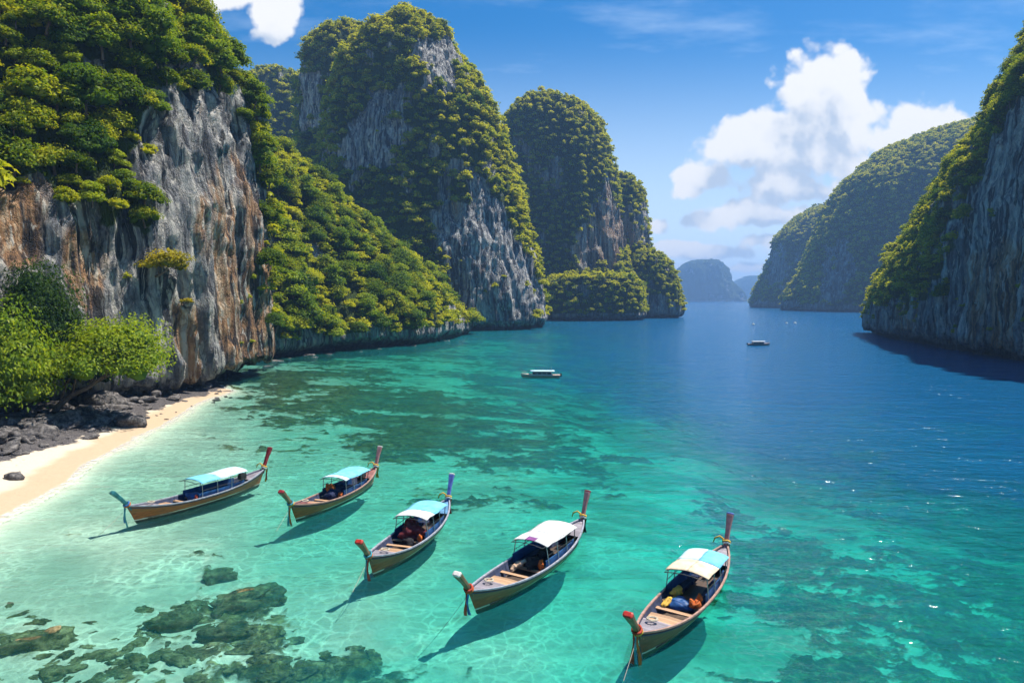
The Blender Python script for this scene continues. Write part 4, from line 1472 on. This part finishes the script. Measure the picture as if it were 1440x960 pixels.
WOOD = (0.36, 0.078, 0.010)
M_HULL = {'brown': hull_material('hull_varnish', WOOD, (0.24, 0.11, 0.04)), 'green': hull_material('hull_green_top', (0.28, 0.060, 0.010), (0.18, 0.13, 0.07)), 'dark': hull_material('hull_dark', (0.18, 0.036, 0.010), (0.13, 0.065, 0.035))}
M_RAIL = simple('rail_paint', (0.30, 0.31, 0.35), 0.55, 0.3, 5)
M_RAILP = simple('rail_pink', (0.36, 0.22, 0.17), 0.55, 0.3, 5)
M_RAILD = simple('rail_dark', (0.06, 0.055, 0.09), 0.5, 0.3, 5)
M_INNER = simple('inner_paint', (0.035, 0.045, 0.085), 0.6, 0.4, 4)
M_DECK = planks('deck_tan', (0.44, 0.26, 0.14), 1, 4.5)
M_DECKG = planks('deck_grey', (0.26, 0.23, 0.25), 1, 5.0)
M_DECKR = planks('deck_red', (0.30, 0.12, 0.10), 1, 5.0)
M_DECKB = planks('deck_blue', (0.10, 0.27, 0.46), 1, 5.0)
M_FLOOR = planks('floor_boards', (0.09, 0.055, 0.035), 0, 5.0)
M_POSTW = simple('post_wood', (0.17, 0.115, 0.06), 0.55, 0.35, 4, 0.3, (1, 1, 0.3))
M_CWHITE = simple('canvas_white', (0.62, 0.62, 0.60), 0.85, 0.22, 2.2)
M_CSKY = simple('canvas_sky', (0.17, 0.52, 0.70), 0.85, 0.22, 2.2)
M_CPALE = simple('canvas_pale_blue', (0.50, 0.68, 0.76), 0.85, 0.22, 2.2)
M_CCREAM = simple('canvas_cream', (0.70, 0.56, 0.38), 0.85, 0.22, 2.2)
M_CPURP = simple('canvas_purple', (0.20, 0.06, 0.20), 0.8, 0.2, 3)
M_METAL = simple('frame_metal', (0.35, 0.36, 0.38), 0.4, 0.2, 5, 0.5, metal=0.6)
M_DARKM = simple('frame_dark', (0.035, 0.04, 0.04), 0.5, 0.2, 5)
M_BLUE = simple('blue_panel', (0.02, 0.085, 0.24), 0.5, 0.35, 3)
M_NAVY = simple('navy_cloth', (0.012, 0.02, 0.06), 0.8, 0.4, 4)
M_MAROON = simple('maroon_cloth', (0.13, 0.018, 0.022), 0.8, 0.4, 4)
M_BLACK = simple('black_cloth', (0.014, 0.013, 0.015), 0.8, 0.4, 4)
M_ORANGE = simple('orange_cloth', (0.55, 0.12, 0.02), 0.75, 0.3, 5)
M_YELLOW = simple('yellow_ribbon', (0.60, 0.36, 0.05), 0.7, 0.3, 6)
M_RED = simple('red_ribbon', (0.42, 0.055, 0.025), 0.7, 0.35, 6)
M_TEAL = simple('teal_ribbon', (0.06, 0.26, 0.30), 0.7, 0.35, 6)
M_RBLUE = simple('blue_ribbon', (0.03, 0.13, 0.32), 0.7, 0.35, 6)
M_TAN = simple('tan_cloth', (0.50, 0.34, 0.22), 0.8, 0.3, 4)
M_ROPE = simple('rope', (0.45, 0.40, 0.30), 0.9, 0.2, 20)
M_CAPRED = simple('cap_red', (0.42, 0.03, 0.02), 0.5, 0.2, 5)
M_CAPWHITE = simple('cap_white', (0.68, 0.62, 0.56), 0.5, 0.1, 5)
M_PTEAL = simple('post_teal', (0.03, 0.16, 0.17), 0.5, 0.3, 4)
M_PRED = simple('post_red', (0.28, 0.025, 0.03), 0.5, 0.3, 4)
M_PPINK = simple('post_pink', (0.38, 0.17, 0.17), 0.5, 0.3, 4)
M_PBLUE = simple('post_blue', (0.12, 0.16, 0.46), 0.5, 0.3, 4)


def longtail(px0, py0, px1, py1, label, hull, rail, fore, aft, post_b, cap_b, post_s, cap_s, panels, rib_b, rib_s, can=(-0.52, 0.10), seed=0, wrap_b=None, purple=False):
    bow, ster = ground(px0, py0), ground(px1, py1)
    c = (bow + ster) / 2
    ax = Vector(bow - ster)
    hl = ax.length / 2
    e = bpy.data.objects.new('longtail_boat', None)
    COL.objects.link(e)
    e.location = (c[0], c[1], 0)
    e.rotation_euler = (0, 0, math.atan2(ax.y, ax.x))
    e['label'], e['category'], e['group'] = label, 'boat', 'longtail boats moored in the shallows'
    B = 1.14 * (1.0, 0.96, 0.98, 1.07, 1.09, 1.03)[seed]

    def half(t, s):
        return B * (max(0.0, 1 - abs(t) ** 2.3)) ** 0.85 * (0.30 + 0.70 * s ** 0.65)

    def zg(t):
        return 0.66 + (0.62 if t > 0 else 0.60) * abs(t) ** 2.3

    def pt(t, s, side, inset=0.0):
        x = t * (hl * (0.955 + 0.125 * s))
        zk = -0.34 + 0.20 * abs(t) ** 4
        return (x, side * max(0, half(t, s) - inset), zk + (zg(t) - zk) * s)
    ts = [-1 + 2 * i / 44 for i in range(45)]
    s_ = [i / 9 for i in range(10)]
    mb = MB()
    for side in (-1, 1):
        g_ = [[pt(t, s, side) for s in s_] for t in ts]
        if side > 0:
            g_ = [list(reversed(r)) for r in g_]
        mb.sheet(g_)
    mb.sheet([[pt(t, 0, -1) for t in ts], [pt(t, 0, 1) for t in ts]])
    mb.build('hull', M_HULL[hull], e, True)
    mb = MB()
    si = [0.45 + 0.55 * i / 5 for i in range(6)]
    for side in (-1, 1):
        g_ = [[pt(t * 0.985, s, side, 0.07) for s in si] for t in ts]
        if side < 0:
            g_ = [list(reversed(r)) for r in g_]
        mb.sheet(g_)
    mb.build('inner_hull', M_INNER, e, True)
    mb = MB()
    mb.sheet([[(pt(t, .52, -1, .06)[0], pt(t, .52, -1, .06)[1], 0.16) for t in ts[4:-4]], [(pt(t, .52, 1, .06)[0], pt(t, .52, 1, .06)[1], 0.16) for t in ts[4:-4]]], 0.04)
    mb.build('floor', M_FLOOR, e)
    # gunwale rails and rubbing strake
    for (nm, mt, s0, wd, out) in (('gunwale', rail, 1.0, 0.105, 0.02), ('rubbing_strake', M_RAILD, 0.90, 0.05, 0.035)):
        mb = MB()
        for side in (-1, 1):
            g_ = []
            for t in ts:
                p = pt(t, s0, side)
                o_1 = p[1] + side * out
                i_1 = p[1] - side * (wd - out) if abs(p[1]) > wd else side * 0.012
                zt = p[2] + (0.035 if nm == 'gunwale' else 0.02)
                g_.append([(p[0], o_1, zt), (p[0], i_1, zt)] if side < 0 else [(p[0], i_1, zt), (p[0], o_1, zt)])
            mb.sheet(g_, 0.075 if nm == 'gunwale' else 0.05)
        mb.build(nm, mt, e)

    def deck(nm, t0, t1, mt, drop, **kw):
        m_ = MB()
        n = 10
        a, b_ = [], []
        for i in range(n + 1):
            t = t0 + (t1 - t0) * i / n
            p = pt(t, 0.93, 1, 0.09)
            z = zg(t) - drop
            a.append((p[0], -p[1], z))
            b_.append((p[0], p[1], z))
        m_.sheet([a, [(q[0], 0, q[2] + 0.03) for q in a], b_], 0.05)
        return m_.build(nm, mt, e, **kw)
    deck('foredeck', 0.62, 0.965, fore, 0.08)
    deck('foredeck_step', 0.42, 0.615, M_DECK, 0.22)
    deck('afterdeck', -0.965, -0.66, aft, 0.08)
    # thwarts
    for t in (0.30, 0.14):
        m_ = MB()
        p = pt(t, .8, 1, .08)
        m_.box((p[0], 0, 0.44), (0.26, 2 * p[1], 0.05))
        m_.build('thwart', M_DECK, e)
    # canopy
    t0, t1 = can
    x0, x1 = t0 * hl, t1 * hl
    zc_, wc = 1.78, 1.02
    mb = MB()
    npost = 4
    for i in range(npost):
        x = x0 + 0.12 + (x1 - x0 - 0.24) * i / (npost - 1)
        for side in (-1, 1):
            m_ = MB()
            yb = half(x / hl / 1.05, 1.0) - 0.10
            m_.tube([(x, side * yb, zg(x / hl) - 0.05), (x, side * (wc - 0.06), zc_ - 0.06)], 0.026, 6)
            m_.build('canopy_post', M_METAL if i else M_DARKM, e)
    # hoops and rails
    mb = MB()
    for i in range(npost):
        x = x0 + 0.12 + (x1 - x0 - 0.24) * i / (npost - 1)
        mb.tube([(x, wc * q, zc_ - 0.035 - 0.05 + 0.15 * (1 - q * q)) for q in (-1, -.6, -.2, .2, .6, 1)], 0.022, 5)
    for side in (-1, 1):
        mb.tube([(x0, side * (wc - .05), zc_ - 0.06), (x1 + 0.35, side * (wc - .05), zc_ - 0.06)], 0.02, 5)
        mb.tube([(x0 + .1, side * (wc + .0), 1.18), (x1 - .1, side * (wc + .0), 1.18)], 0.018, 5)
    mb.tube([(x1 + 0.35, wc * q, zc_ - 0.06 + 0.12 * (1 - q * q)) for q in (-.95, -.5, 0, .5, .95)], 0.022, 5)
    mb.build('canopy_frame', M_DARKM, e)
    for (a, b_, y0, y1, mt) in panels:
        m_ = MB()
        nx, ny = 9, 9
        g_ = []
        for i in range(nx):
            x = x0 + (x1 - x0) * (a + (b_ - a) * i / (nx - 1))
            row = []
            for j in range(ny):
                q = y0 + (y1 - y0) * j / (ny - 1)
                sag = 0.030 * math.sin(3 * math.pi * (x - x0) / (x1 - x0)) * 1.0 + 0.008 * math.sin(7 * x + 5 * q + seed)
                row.append((x, wc * 1.06 * q, zc_ + 0.15 * (1 - q * q) - 0.02 + sag - 0.04 * abs(q) ** 6))
            g_.append(row)
        m_.sheet([list(reversed(r)) for r in reversed(g_)], 0.012)
        m_.build('canopy', mt, e, True)
    # seats under the canopy
    for side in (-1, 1):
        m_ = MB()
        n = 8
        top, bot = [], []
        for i in range(n + 1):
            t = t0 + 0.03 + (t1 - t0 - 0.02) * i / n
            p = pt(t, .9, side, .12)
            top.append((p[0], p[1], 0.98))
            bot.append((p[0], p[1] * 0.98, 0.36))
        m_.sheet([top, bot] if side > 0 else [bot, top])
        inner = [(q[0], q[1] - side * 0.05, q[2]) for q in top]
        ib = [(q[0], q[1] - side * 0.05, q[2]) for q in bot]
        m_.sheet([ib, inner] if side > 0 else [inner, ib])
        m_.sheet([inner, top] if side > 0 else [top, inner])
        m_.build('side_panel', M_BLUE, e)
        m_ = MB()
        for i in range(3):
            t = t0 + 0.08 + (t1 - t0 - 0.14) * (i + .5) / 3
            p = pt(t, .7, side, .36)
            m_.box((p[0], p[1], 0.46), (0.62 * hl * (t1 - t0) / 2.2, 0.36, 0.16))
        m_.build('seat', M_NAVY, e)
    # engine under the rear of the canopy with its long shaft
    m_ = MB()
    xe = -0.66 * hl
    m_.box((xe, 0, zg(-.66) + 0.20), (0.55, 0.36, 0.36))
    m_.box((xe + .05, 0, zg(-.66) + 0.43), (0.34, 0.26, 0.12))
    m_.tube([(xe - .2, 0.12, zg(-.66) + .3), (xe - .2, 0.12, zg(-.66) + .62)], 0.04, 6)
    m_.build('engine', M_DARKM, e)
    # posts at both ends
    rnd = random.Random(seed)

    def post(sgn, mt, cap, length, lean, wid, nm):
        p0 = Vector(pt(sgn * 0.975, 1.0, 0))
        d_ = Vector((sgn * math.sin(lean), 0, math.cos(lean)))
        k = Vector((sgn * math.cos(lean), 0, -math.sin(lean)))
        m_ = MB()
        g_v, fs = [], []
        st_ = [(-0.35, .11, .10), (0.0, .12, .10), (length * .5, .13, .11), (length * 0.93, wid, .13), (length, wid * 1.02, .12)]
        for (l, a, b_) in st_:
            for (i, j) in ((-1, -1), (-.5, -1.25), (.5, -1.25), (1, -1), (1, 1), (.5, 1.25), (-.5, 1.25), (-1, 1)):
                bend = 0.10 * (l / length) ** 2
                g_v.append(p0 + d_ * l + k * (i * b_ + bend) + Vector((0, j * a * 0.8, 0)))
        n = 8
        for i in range(len(st_) - 1):
            for q in range(n):
                fs.append((i * n + q, i * n + (q + 1) % n, (i + 1) * n + (q + 1) % n, (i + 1) * n + q))
        fs.append(tuple(range(n - 1, -1, -1)))
        fs.append(tuple(range((len(st_) - 1) * n, len(st_) * n)))
        m_.add(g_v, fs)
        po = m_.build(nm, mt, e)
        m_ = MB()
        last = g_v[-n:]
        cen = sum(last, Vector()) / n
        ring0 = [cen + (q - cen) * 1.06 + d_ * -0.05 for q in last]
        ring1 = [cen + (q - cen) * 1.06 + d_ * 0.015 for q in last]
        ring2 = [cen + (q - cen) * 0.7 + d_ * 0.05 for q in last]
        fs = []
        for i in range(2):
            for q in range(n):
                fs.append((i * n + q, i * n + (q + 1) % n, (i + 1) * n + (q + 1) % n, (i + 1) * n + q))
        fs.append(tuple(range(2 * n, 3 * n)))
        m_.add(ring0 + ring1 + ring2, fs)
        m_.build('post_cap', cap, po)
        return p0, d_, k

    def ribbons(p0, d_, k, sgn, cols, wrapmat, drop):
        for i, mt in enumerate((wrapmat, cols[0])):
            m_ = MB()
            cc = p0 + d_ * (0.10 + 0.10 * i)
            pts = []
            for q in range(13):
                a = q / 12 * 2 * math.pi
                pts.append(cc + k * 0.19 * math.cos(a) + Vector((0, 1, 0)) * 0.19 * math.sin(a) + d_ * 0.03 * math.sin(3 * a))
            m_.tube(pts, 0.062, 6)
            m_.build('ribbon_wrap', mt, e, True)
        for i, mt in enumerate(cols):
            m_ = MB()
            y = (i - (len(cols) - 1) / 2) * 0.11
            base_ = p0 + d_ * 0.10 + k * 0.22 + Vector((0, y, 0))
            ln = drop * rnd.uniform(0.8, 1.1)
            rows = []
            for q in range(8):
                f = q / 7
                wd = 0.045 + 0.05 * f
                cx_ = base_ + Vector((sgn * (0.06 * math.sin(f * 3 + i)), 0.05 * math.sin(f * 5 + i * 2), -ln * f))
                rows.append([cx_ + Vector((-.02, -wd, 0)), cx_ + Vector((sgn * .03, 0, 0)), cx_ + Vector((-.02, wd, 0))])
            m_.sheet(rows, None)
            m_.sheet([[q + Vector((-sgn * 0.012, 0, 0)) for q in reversed(r)] for r in rows], None)
            m_.build('ribbon', mt, e)
    p0, d_, k = post(1, post_b, cap_b, 1.55, math.radians(38), 0.20, 'prow_post')
    ribbons(p0, d_, k, 1, rib_b, wrap_b or M_ORANGE, 1.25)
    bowtip = p0
    p0, d_, k = post(-1, post_s, cap_s, 1.75, math.radians(22), 0.19, 'stern_post')
    ribbons(p0, d_, k, -1, rib_s, M_CAPWHITE, 1.1)
    # loose garland end over the side
    m_ = MB()
    q0 = p0 + d_ * 0.2
    m_.tube([q0, q0 + Vector((0.1, -0.35, 0.25)), q0 + Vector((0.15, -0.6, 0.12)), q0 + Vector((0.15, -0.7, -0.15))], [.05, .05, .05, .03], 6)
    m_.build('garland', M_YELLOW, e, True)
    # mooring line
    m_ = MB()
    a = bowtip + Vector((0.05, 0, -0.1))
    bq = Vector((bowtip.x + 3.2, rnd.uniform(-0.8, .3), -0.9))
    m_.tube([a.lerp(bq, f) - Vector((0, 0, 0.5 * f * (1 - f))) for f in (0, .25, .5, .75, 1)], 0.014, 4)
    m_.build('mooring_rope', M_ROPE, e)
    return e, hl


def rope_coil(bt, tx, y, lab):
    e, hl = bt
    m_ = MB()
    pts = []
    for q in range(60):
        a = q * 0.52
        r_ = 0.14 + 0.10 * (q / 60) + 0.015 * math.sin(q * 1.7)
        pts.append((tx * hl + r_ * math.cos(a), y + r_ * 1.1 * math.sin(a), 0.70 + 0.62 * tx ** 2.3 + 0.02 + 0.05 * abs(math.sin(q * .11))))
    m_.tube(pts, 0.022, 5)
    o = m_.build('rope_coil', M_ROPE, None, True, label=lab, cat='rope', group='rope coils on the bows')
    o.matrix_world = Matrix.Translation(e.location) @ Matrix.Rotation(e.rotation_euler.z, 4, 'Z')


def in_boat(bt, name, label, cat, mat, shapes, group=None):
    """a loose thing lying in a boat: stays top-level"""
    e, hl = bt
    m_ = MB()
    for (tx, y, z, r, sd) in shapes:
        m_.blob((tx * hl, y, z - 0.05), (r[0], r[1], r[2] * .85), sd, 18, 12, 0.42)
    o = m_.build(name, mat, None, True, label=label, cat=cat, group=group)
    o.matrix_world = Matrix.Translation(e.location) @ Matrix.Rotation(e.rotation_euler.z, 4, 'Z')
    return o


B1 = longtail(187, 735, 367, 681, 'brown longtail boat nearest the beach with long pale blue and white canopy and teal prow', 'brown', M_RAIL, M_DECKG, M_DECKG,
              M_PTEAL, M_PTEAL, M_PRED, M_PRED, [(0.0, 0.60, -1, 1, M_CPALE), (0.605, 1.0, -1, 1, M_CSKY)], [M_RBLUE, M_TEAL], [M_YELLOW, M_RED], (-0.60, 0.16), 1)
B2 = longtail(414, 733, 526, 679, 'brown longtail boat with sky blue canopy and dark prow, second from the beach', 'brown', M_RAILP, M_DECKR, M_DECKR,
              M_POSTW, M_PRED, M_PPINK, M_CAPWHITE, [(0.0, 0.85, -1, 1, M_CSKY), (0.855, 1.0, -1, 1, M_CPALE)], [M_TEAL, M_ORANGE], [M_YELLOW, M_YELLOW], (-0.56, 0.10), 2, M_YELLOW)
B3 = longtail(523, 811, 628, 728, 'longtail boat with red tipped prow, blue stern post and turquoise and white canopy', 'green', M_RAIL, M_DECKG, M_DECKB,
              M_POSTW, M_CAPRED, M_PBLUE, M_CAPWHITE, [(0.0, 0.62, -1, 1, M_CSKY), (0.625, 1.0, -1, 1, M_CWHITE)], [M_TEAL, M_RED], [M_YELLOW, M_RED], (-0.54, 0.08), 3)
B4 = longtail(666, 862, 816, 758, 'longtail boat with plain white canopy and white capped prow, fourth from the beach', 'green', M_RAIL, M_DECKG, M_DECKG,
              M_POSTW, M_CAPWHITE, M_PPINK, M_PRED, [(0.0, 0.60, -1, 1, M_CWHITE), (0.60, 1.0, -1, -0.3, M_CWHITE), (0.60, 1.0, 0.25, 1, M_CWHITE), (0.60, 0.88, -0.295, 0.245, M_CWHITE), (0.882, 1.0, -0.295, 0.245, M_CPURP)], [M_RED, M_RBLUE], [M_YELLOW, M_BLACK], (-0.55, 0.08), 4)
B5 = longtail(901, 925, 1018, 798, 'dark longtail boat with patchwork cream and turquoise canopy, closest of the five', 'dark', M_RAILP, M_DECKG, M_DECKG,
              M_POSTW, M_CAPRED, M_PPINK, M_PBLUE, [(0.0, 0.50, -1, -0.0, M_CPALE), (0.0, 0.50, 0.005, 1, M_CSKY), (0.505, 1.0, -1, 0.0, M_CCREAM), (0.505, 1.0, 0.005, 1, M_CCREAM)], [M_RED, M_TEAL, M_ORANGE], [M_YELLOW, M_ORANGE], (-0.52, 0.06), 5, M_YELLOW)

in_boat(B1, 'cloth_bundle', 'blue covered bundle under the long canopy of the boat nearest the beach', 'bundle', M_BLUE, [(.12, 0, .62, (.6, .6, .42), 3), (.02, .3, .6, (.5, .4, .35), 4)])
in_boat(B1, 'life_jacket', 'small red life jacket by the canopy post of the boat nearest the beach', 'life jacket', M_RED, [(.20, .72, .72, (.16, .14, .24), 5)])
in_boat(B2, 'cloth_bundle', 'orange bundle under the front edge of the plain sky blue canopy', 'bundle', M_ORANGE, [(.05, -.45, 1.0, (.4, .35, .45), 6)])
in_boat(B2, 'cloth_bundle', 'dark bundle in the middle of the second boat from the beach', 'bundle', M_NAVY, [(.10, .1, .62, (.6, .6, .45), 7), (-.1, -.2, .7, (.5, .5, .4), 8)])
in_boat(B2, 'life_jacket', 'salmon life jacket at the canopy post of the second boat from the beach', 'life jacket', M_ORANGE, [(.14, .72, .72, (.16, .14, .26), 9)])
in_boat(B3, 'cloth_bundle', 'large maroon bundle under the turquoise and white canopy', 'bundle', M_MAROON, [(.04, 0, .8, (.7, .65, .5), 10), (-.08, -.4, 1.1, (.4, .4, .45), 11)])
in_boat(B3, 'cloth_bundle', 'black bag on the floor in front of the maroon bundle', 'bag', M_BLACK, [(.18, .1, .48, (.35, .4, .3), 12)])
in_boat(B3, 'life_jacket', 'salmon life jacket beside the maroon bundle', 'life jacket', M_ORANGE, [(.12, .74, .72, (.16, .14, .26), 13)])
in_boat(B4, 'cloth_bundle', 'black bundle under the plain white canopy', 'bundle', M_BLACK, [(.06, .1, .68, (.6, .6, .4), 14), (-.14, .2, .72, (.5, .4, .35), 15)])
in_boat(B4, 'cloth_bundle', 'tan cloth heap on the left side under the plain white canopy', 'bundle', M_TAN, [(.12, -.45, .66, (.4, .25, .22), 16), (.2, -.55, .55, (.3, .2, .15), 17)])
in_boat(B4, 'life_jacket', 'orange life jacket standing against the blue side of the white canopied boat', 'life jacket', M_ORANGE, [(.10, .76, .76, (.16, .14, .30), 18)])
in_boat(B5, 'cloth_bundle', 'blue bundle on the floor in front of the patchwork canopy', 'bundle', M_BLUE, [(.15, .0, .5, (.5, .6, .32), 19)])
in_boat(B5, 'cloth_bundle', 'yellow and tan heap on the left side below the patchwork canopy', 'bundle', M_YELLOW, [(.04, -.5, .72, (.35, .28, .26), 20), (.2, -.6, .6, (.45, .15, .14), 23)])
in_boat(B5, 'life_jacket', 'bright orange life jacket lying on the right side of the closest boat', 'life jacket', M_ORANGE, [(.16, .62, .66, (.30, .24, .26), 21), (.10, .74, .86, (.14, .12, .22), 22)])


for bt, w_ in ((B1, 'boat nearest the beach'), (B2, 'second boat from the beach'), (B3, 'boat with the red tipped prow'), (B4, 'white canopied boat'), (B5, 'patchwork canopied boat')):
    rope_coil(bt, 0.74, 0.10 if bt is B3 else -0.12, 'pale rope coiled on the foredeck of the ' + w_)

# ------------------------------------------------------------------ distant motor boats, buoys
def motor_boat(px, py, length, label, flip, roofm, stripe, canopy=True):
    g_ = ground(px, py)
    e = bpy.data.objects.new('motor_boat', None)
    COL.objects.link(e)
    e.location = (g_[0], g_[1], 0)
    e.rotation_euler = (0, 0, math.pi * 0.98 if flip else 0.03)
    e['label'], e['category'] = label, 'boat'
    hl, B = length / 2, length * 0.135
    k = length / 12.0
    ts = [-1 + 2 * i / 24 for i in range(25)]

    def hb(t):
        return B * (1 - max(0, t) ** 2.6) ** 0.8 * (0.92 + 0.08 * min(1, (1 + t) * 3))
    mb = MB()
    for side in (-1, 1):
        g2 = []
        for t in ts:
            zt = (0.95 + 0.45 * max(0, t) ** 2) * k
            row = []
            for s in (0, .35, .7, 1):
                row.append((t * hl * (0.9 + 0.1 * s), side * hb(t) * (0.45 + 0.55 * s), -0.3 * k + (zt + 0.3 * k) * s))
            g2.append(row if side < 0 else row[::-1])
        mb.sheet(g2)
    mb.sheet([[(-hl * .9, -hb(-1) * .45, -.3 * k), (-hl * .9, hb(-1) * .45, -.3 * k)], [(-hl, -hb(-1), .95 * k), (-hl, hb(-1), .95 * k)]])
    mb.build('hull', M_BWHITE, e, True)
    mb = MB()
    mb.sheet([[(t * hl, -hb(t) * .97, (0.93 + .45 * max(0, t) ** 2) * k) for t in ts], [(t * hl, hb(t) * .97, (0.93 + .45 * max(0, t) ** 2) * k) for t in ts]], .05 * k)
    mb.build('deck', M_BDECK, e)
    mb = MB()
    for side in (-1, 1):
        mb.sheet([[(t * hl * .965, side * (hb(t) * .93 + .03), .42 * k) for t in ts], [(t * hl * .98, side * (hb(t) * .985 + .03), .66 * k) for t in ts]])
    mb.build('hull_stripe', stripe, e)
    mb = MB()
    mb.box((-0.08 * hl, 0, 1.35 * k), (hl * 1.0, B * 1.5, .78 * k), None, .95)
    mb.build('cabin', M_BWHITE, e)
    for side in (-1, 1):
        for i in range(4):
            mb = MB()
            mb.box((-0.08 * hl + (i - 1.5) * hl * .24, side * B * .745, 1.45 * k), (hl * .20, .08 * k, .52 * k))
            mb.build('window', M_GLASS, e)
    mb = MB()
    n = 7
    mb.sheet([[(x, B * .98 * q, (2.12 + .16 * (1 - q * q)) * k) for q in np.linspace(1, -1, n)] for x in np.linspace(-.70 * hl, .50 * hl, 6)], .07 * k)
    mb.build('roof', roofm, e, True)
    for x in (-.68, -.2, .25, .58):
        for side in (-1, 1):
            mb = MB()
            mb.tube([(x * hl, side * B * .9, .95 * k), (x * hl, side * B * .9, 2.12 * k)], .05 * k, 5)
            mb.build('roof_post', M_METAL, e)
    mb = MB()
    mb.tube([(-.55 * hl, 0, 2.2 * k), (-.55 * hl, 0, 3.3 * k)], .06 * k, 5)
    mb.build('mast', M_METAL, e)
    mb = MB()
    mb.box((-hl * 1.02, 0, .9 * k), (.5 * k, .5 * k, .9 * k))
    mb.build('engine', M_DARKM, e)
    mb = MB()
    mb.tube([(.7 * hl, -B * .6, 1.75 * k), (.97 * hl, 0, 2.0 * k), (.7 * hl, B * .6, 1.75 * k)], .04 * k, 5)
    mb.build('bow_rail', M_METAL, e)
    return e


M_BWHITE = simple('boat_white', (0.62, 0.60, 0.58), 0.4, 0.08, 2)
M_BDECK = simple('boat_deck', (0.42, 0.30, 0.24), 0.6, 0.3, 2)
M_GLASS = simple('boat_glass', (0.02, 0.025, 0.035), 0.2, 0.2, 2, 0.5)
M_STR1 = simple('boat_stripe_red', (0.30, 0.10, 0.09), 0.5, 0.2, 2)
M_STR2 = simple('boat_stripe_dark', (0.05, 0.05, 0.06), 0.5, 0.2, 2)
motor_boat(760, 531, 7.6, 'white and red tour boat with pale roof in the green water before the big karst', True, M_CPALE, M_STR1)
motor_boat(1067, 485.5, 7.4, 'small white cabin boat alone on the open blue channel', False, M_CWHITE, M_STR2)

for (px, py, s, lab) in [(1059.5, 457, 0.9, 'white mooring buoy alone in the channel beyond the cabin boat'), (1106, 455, 0.8, 'left white buoy of the close pair off the wooded right shore'), (1118, 455, 0.9, 'right white buoy of the close pair off the wooded right shore')]:
    g_ = ground(px, py)
    e = bpy.data.objects.new('mooring_buoy', None)
    COL.objects.link(e)
    e.location = (g_[0], g_[1], 0)
    e['label'], e['category'] = lab, 'buoy'
    mb = MB()
    mb.blob((0, 0, s * .35), (s, s, s * .75), 1, 14, 8, 0.0)
    mb.build('float', M_CWHITE, e, True)
    mb = MB()
    mb.tube([(0, 0, s * .9), (0, 0, s * 2.0)], s * .12, 6)
    mb.build('mast', M_CWHITE, e)

# ------------------------------------------------------------------ sea air
HZ = True
if HZ:
    mb = MB()
    zlo, zhi = float(Vg[:, 2].min()) - 1.5, float(max(c['V'][:, 2].max() for c in CLIFFS)) + 22
    mb.box((0, 2900, (zlo + zhi) / 2), (17000, 6900, zhi - zlo))
    m, t = newmat('air')
    pv = t.n('ShaderNodeVolumePrincipled')
    pv.inputs['Color'].default_value = (0.30, 0.56, 1.0, 1)
    pv.inputs['Density'].default_value = 0.00023
    pv.inputs['Anisotropy'].default_value = 0.2
    out = t.n('ShaderNodeOutputMaterial')
    t.t.links.new(pv.outputs[0], out.inputs['Volume'])
    m.cycles.homogeneous_volume = True
    m.cycles.volume_sampling = 'DISTANCE'
    mb.build('haze', m, None, kind='stuff')
print('done')
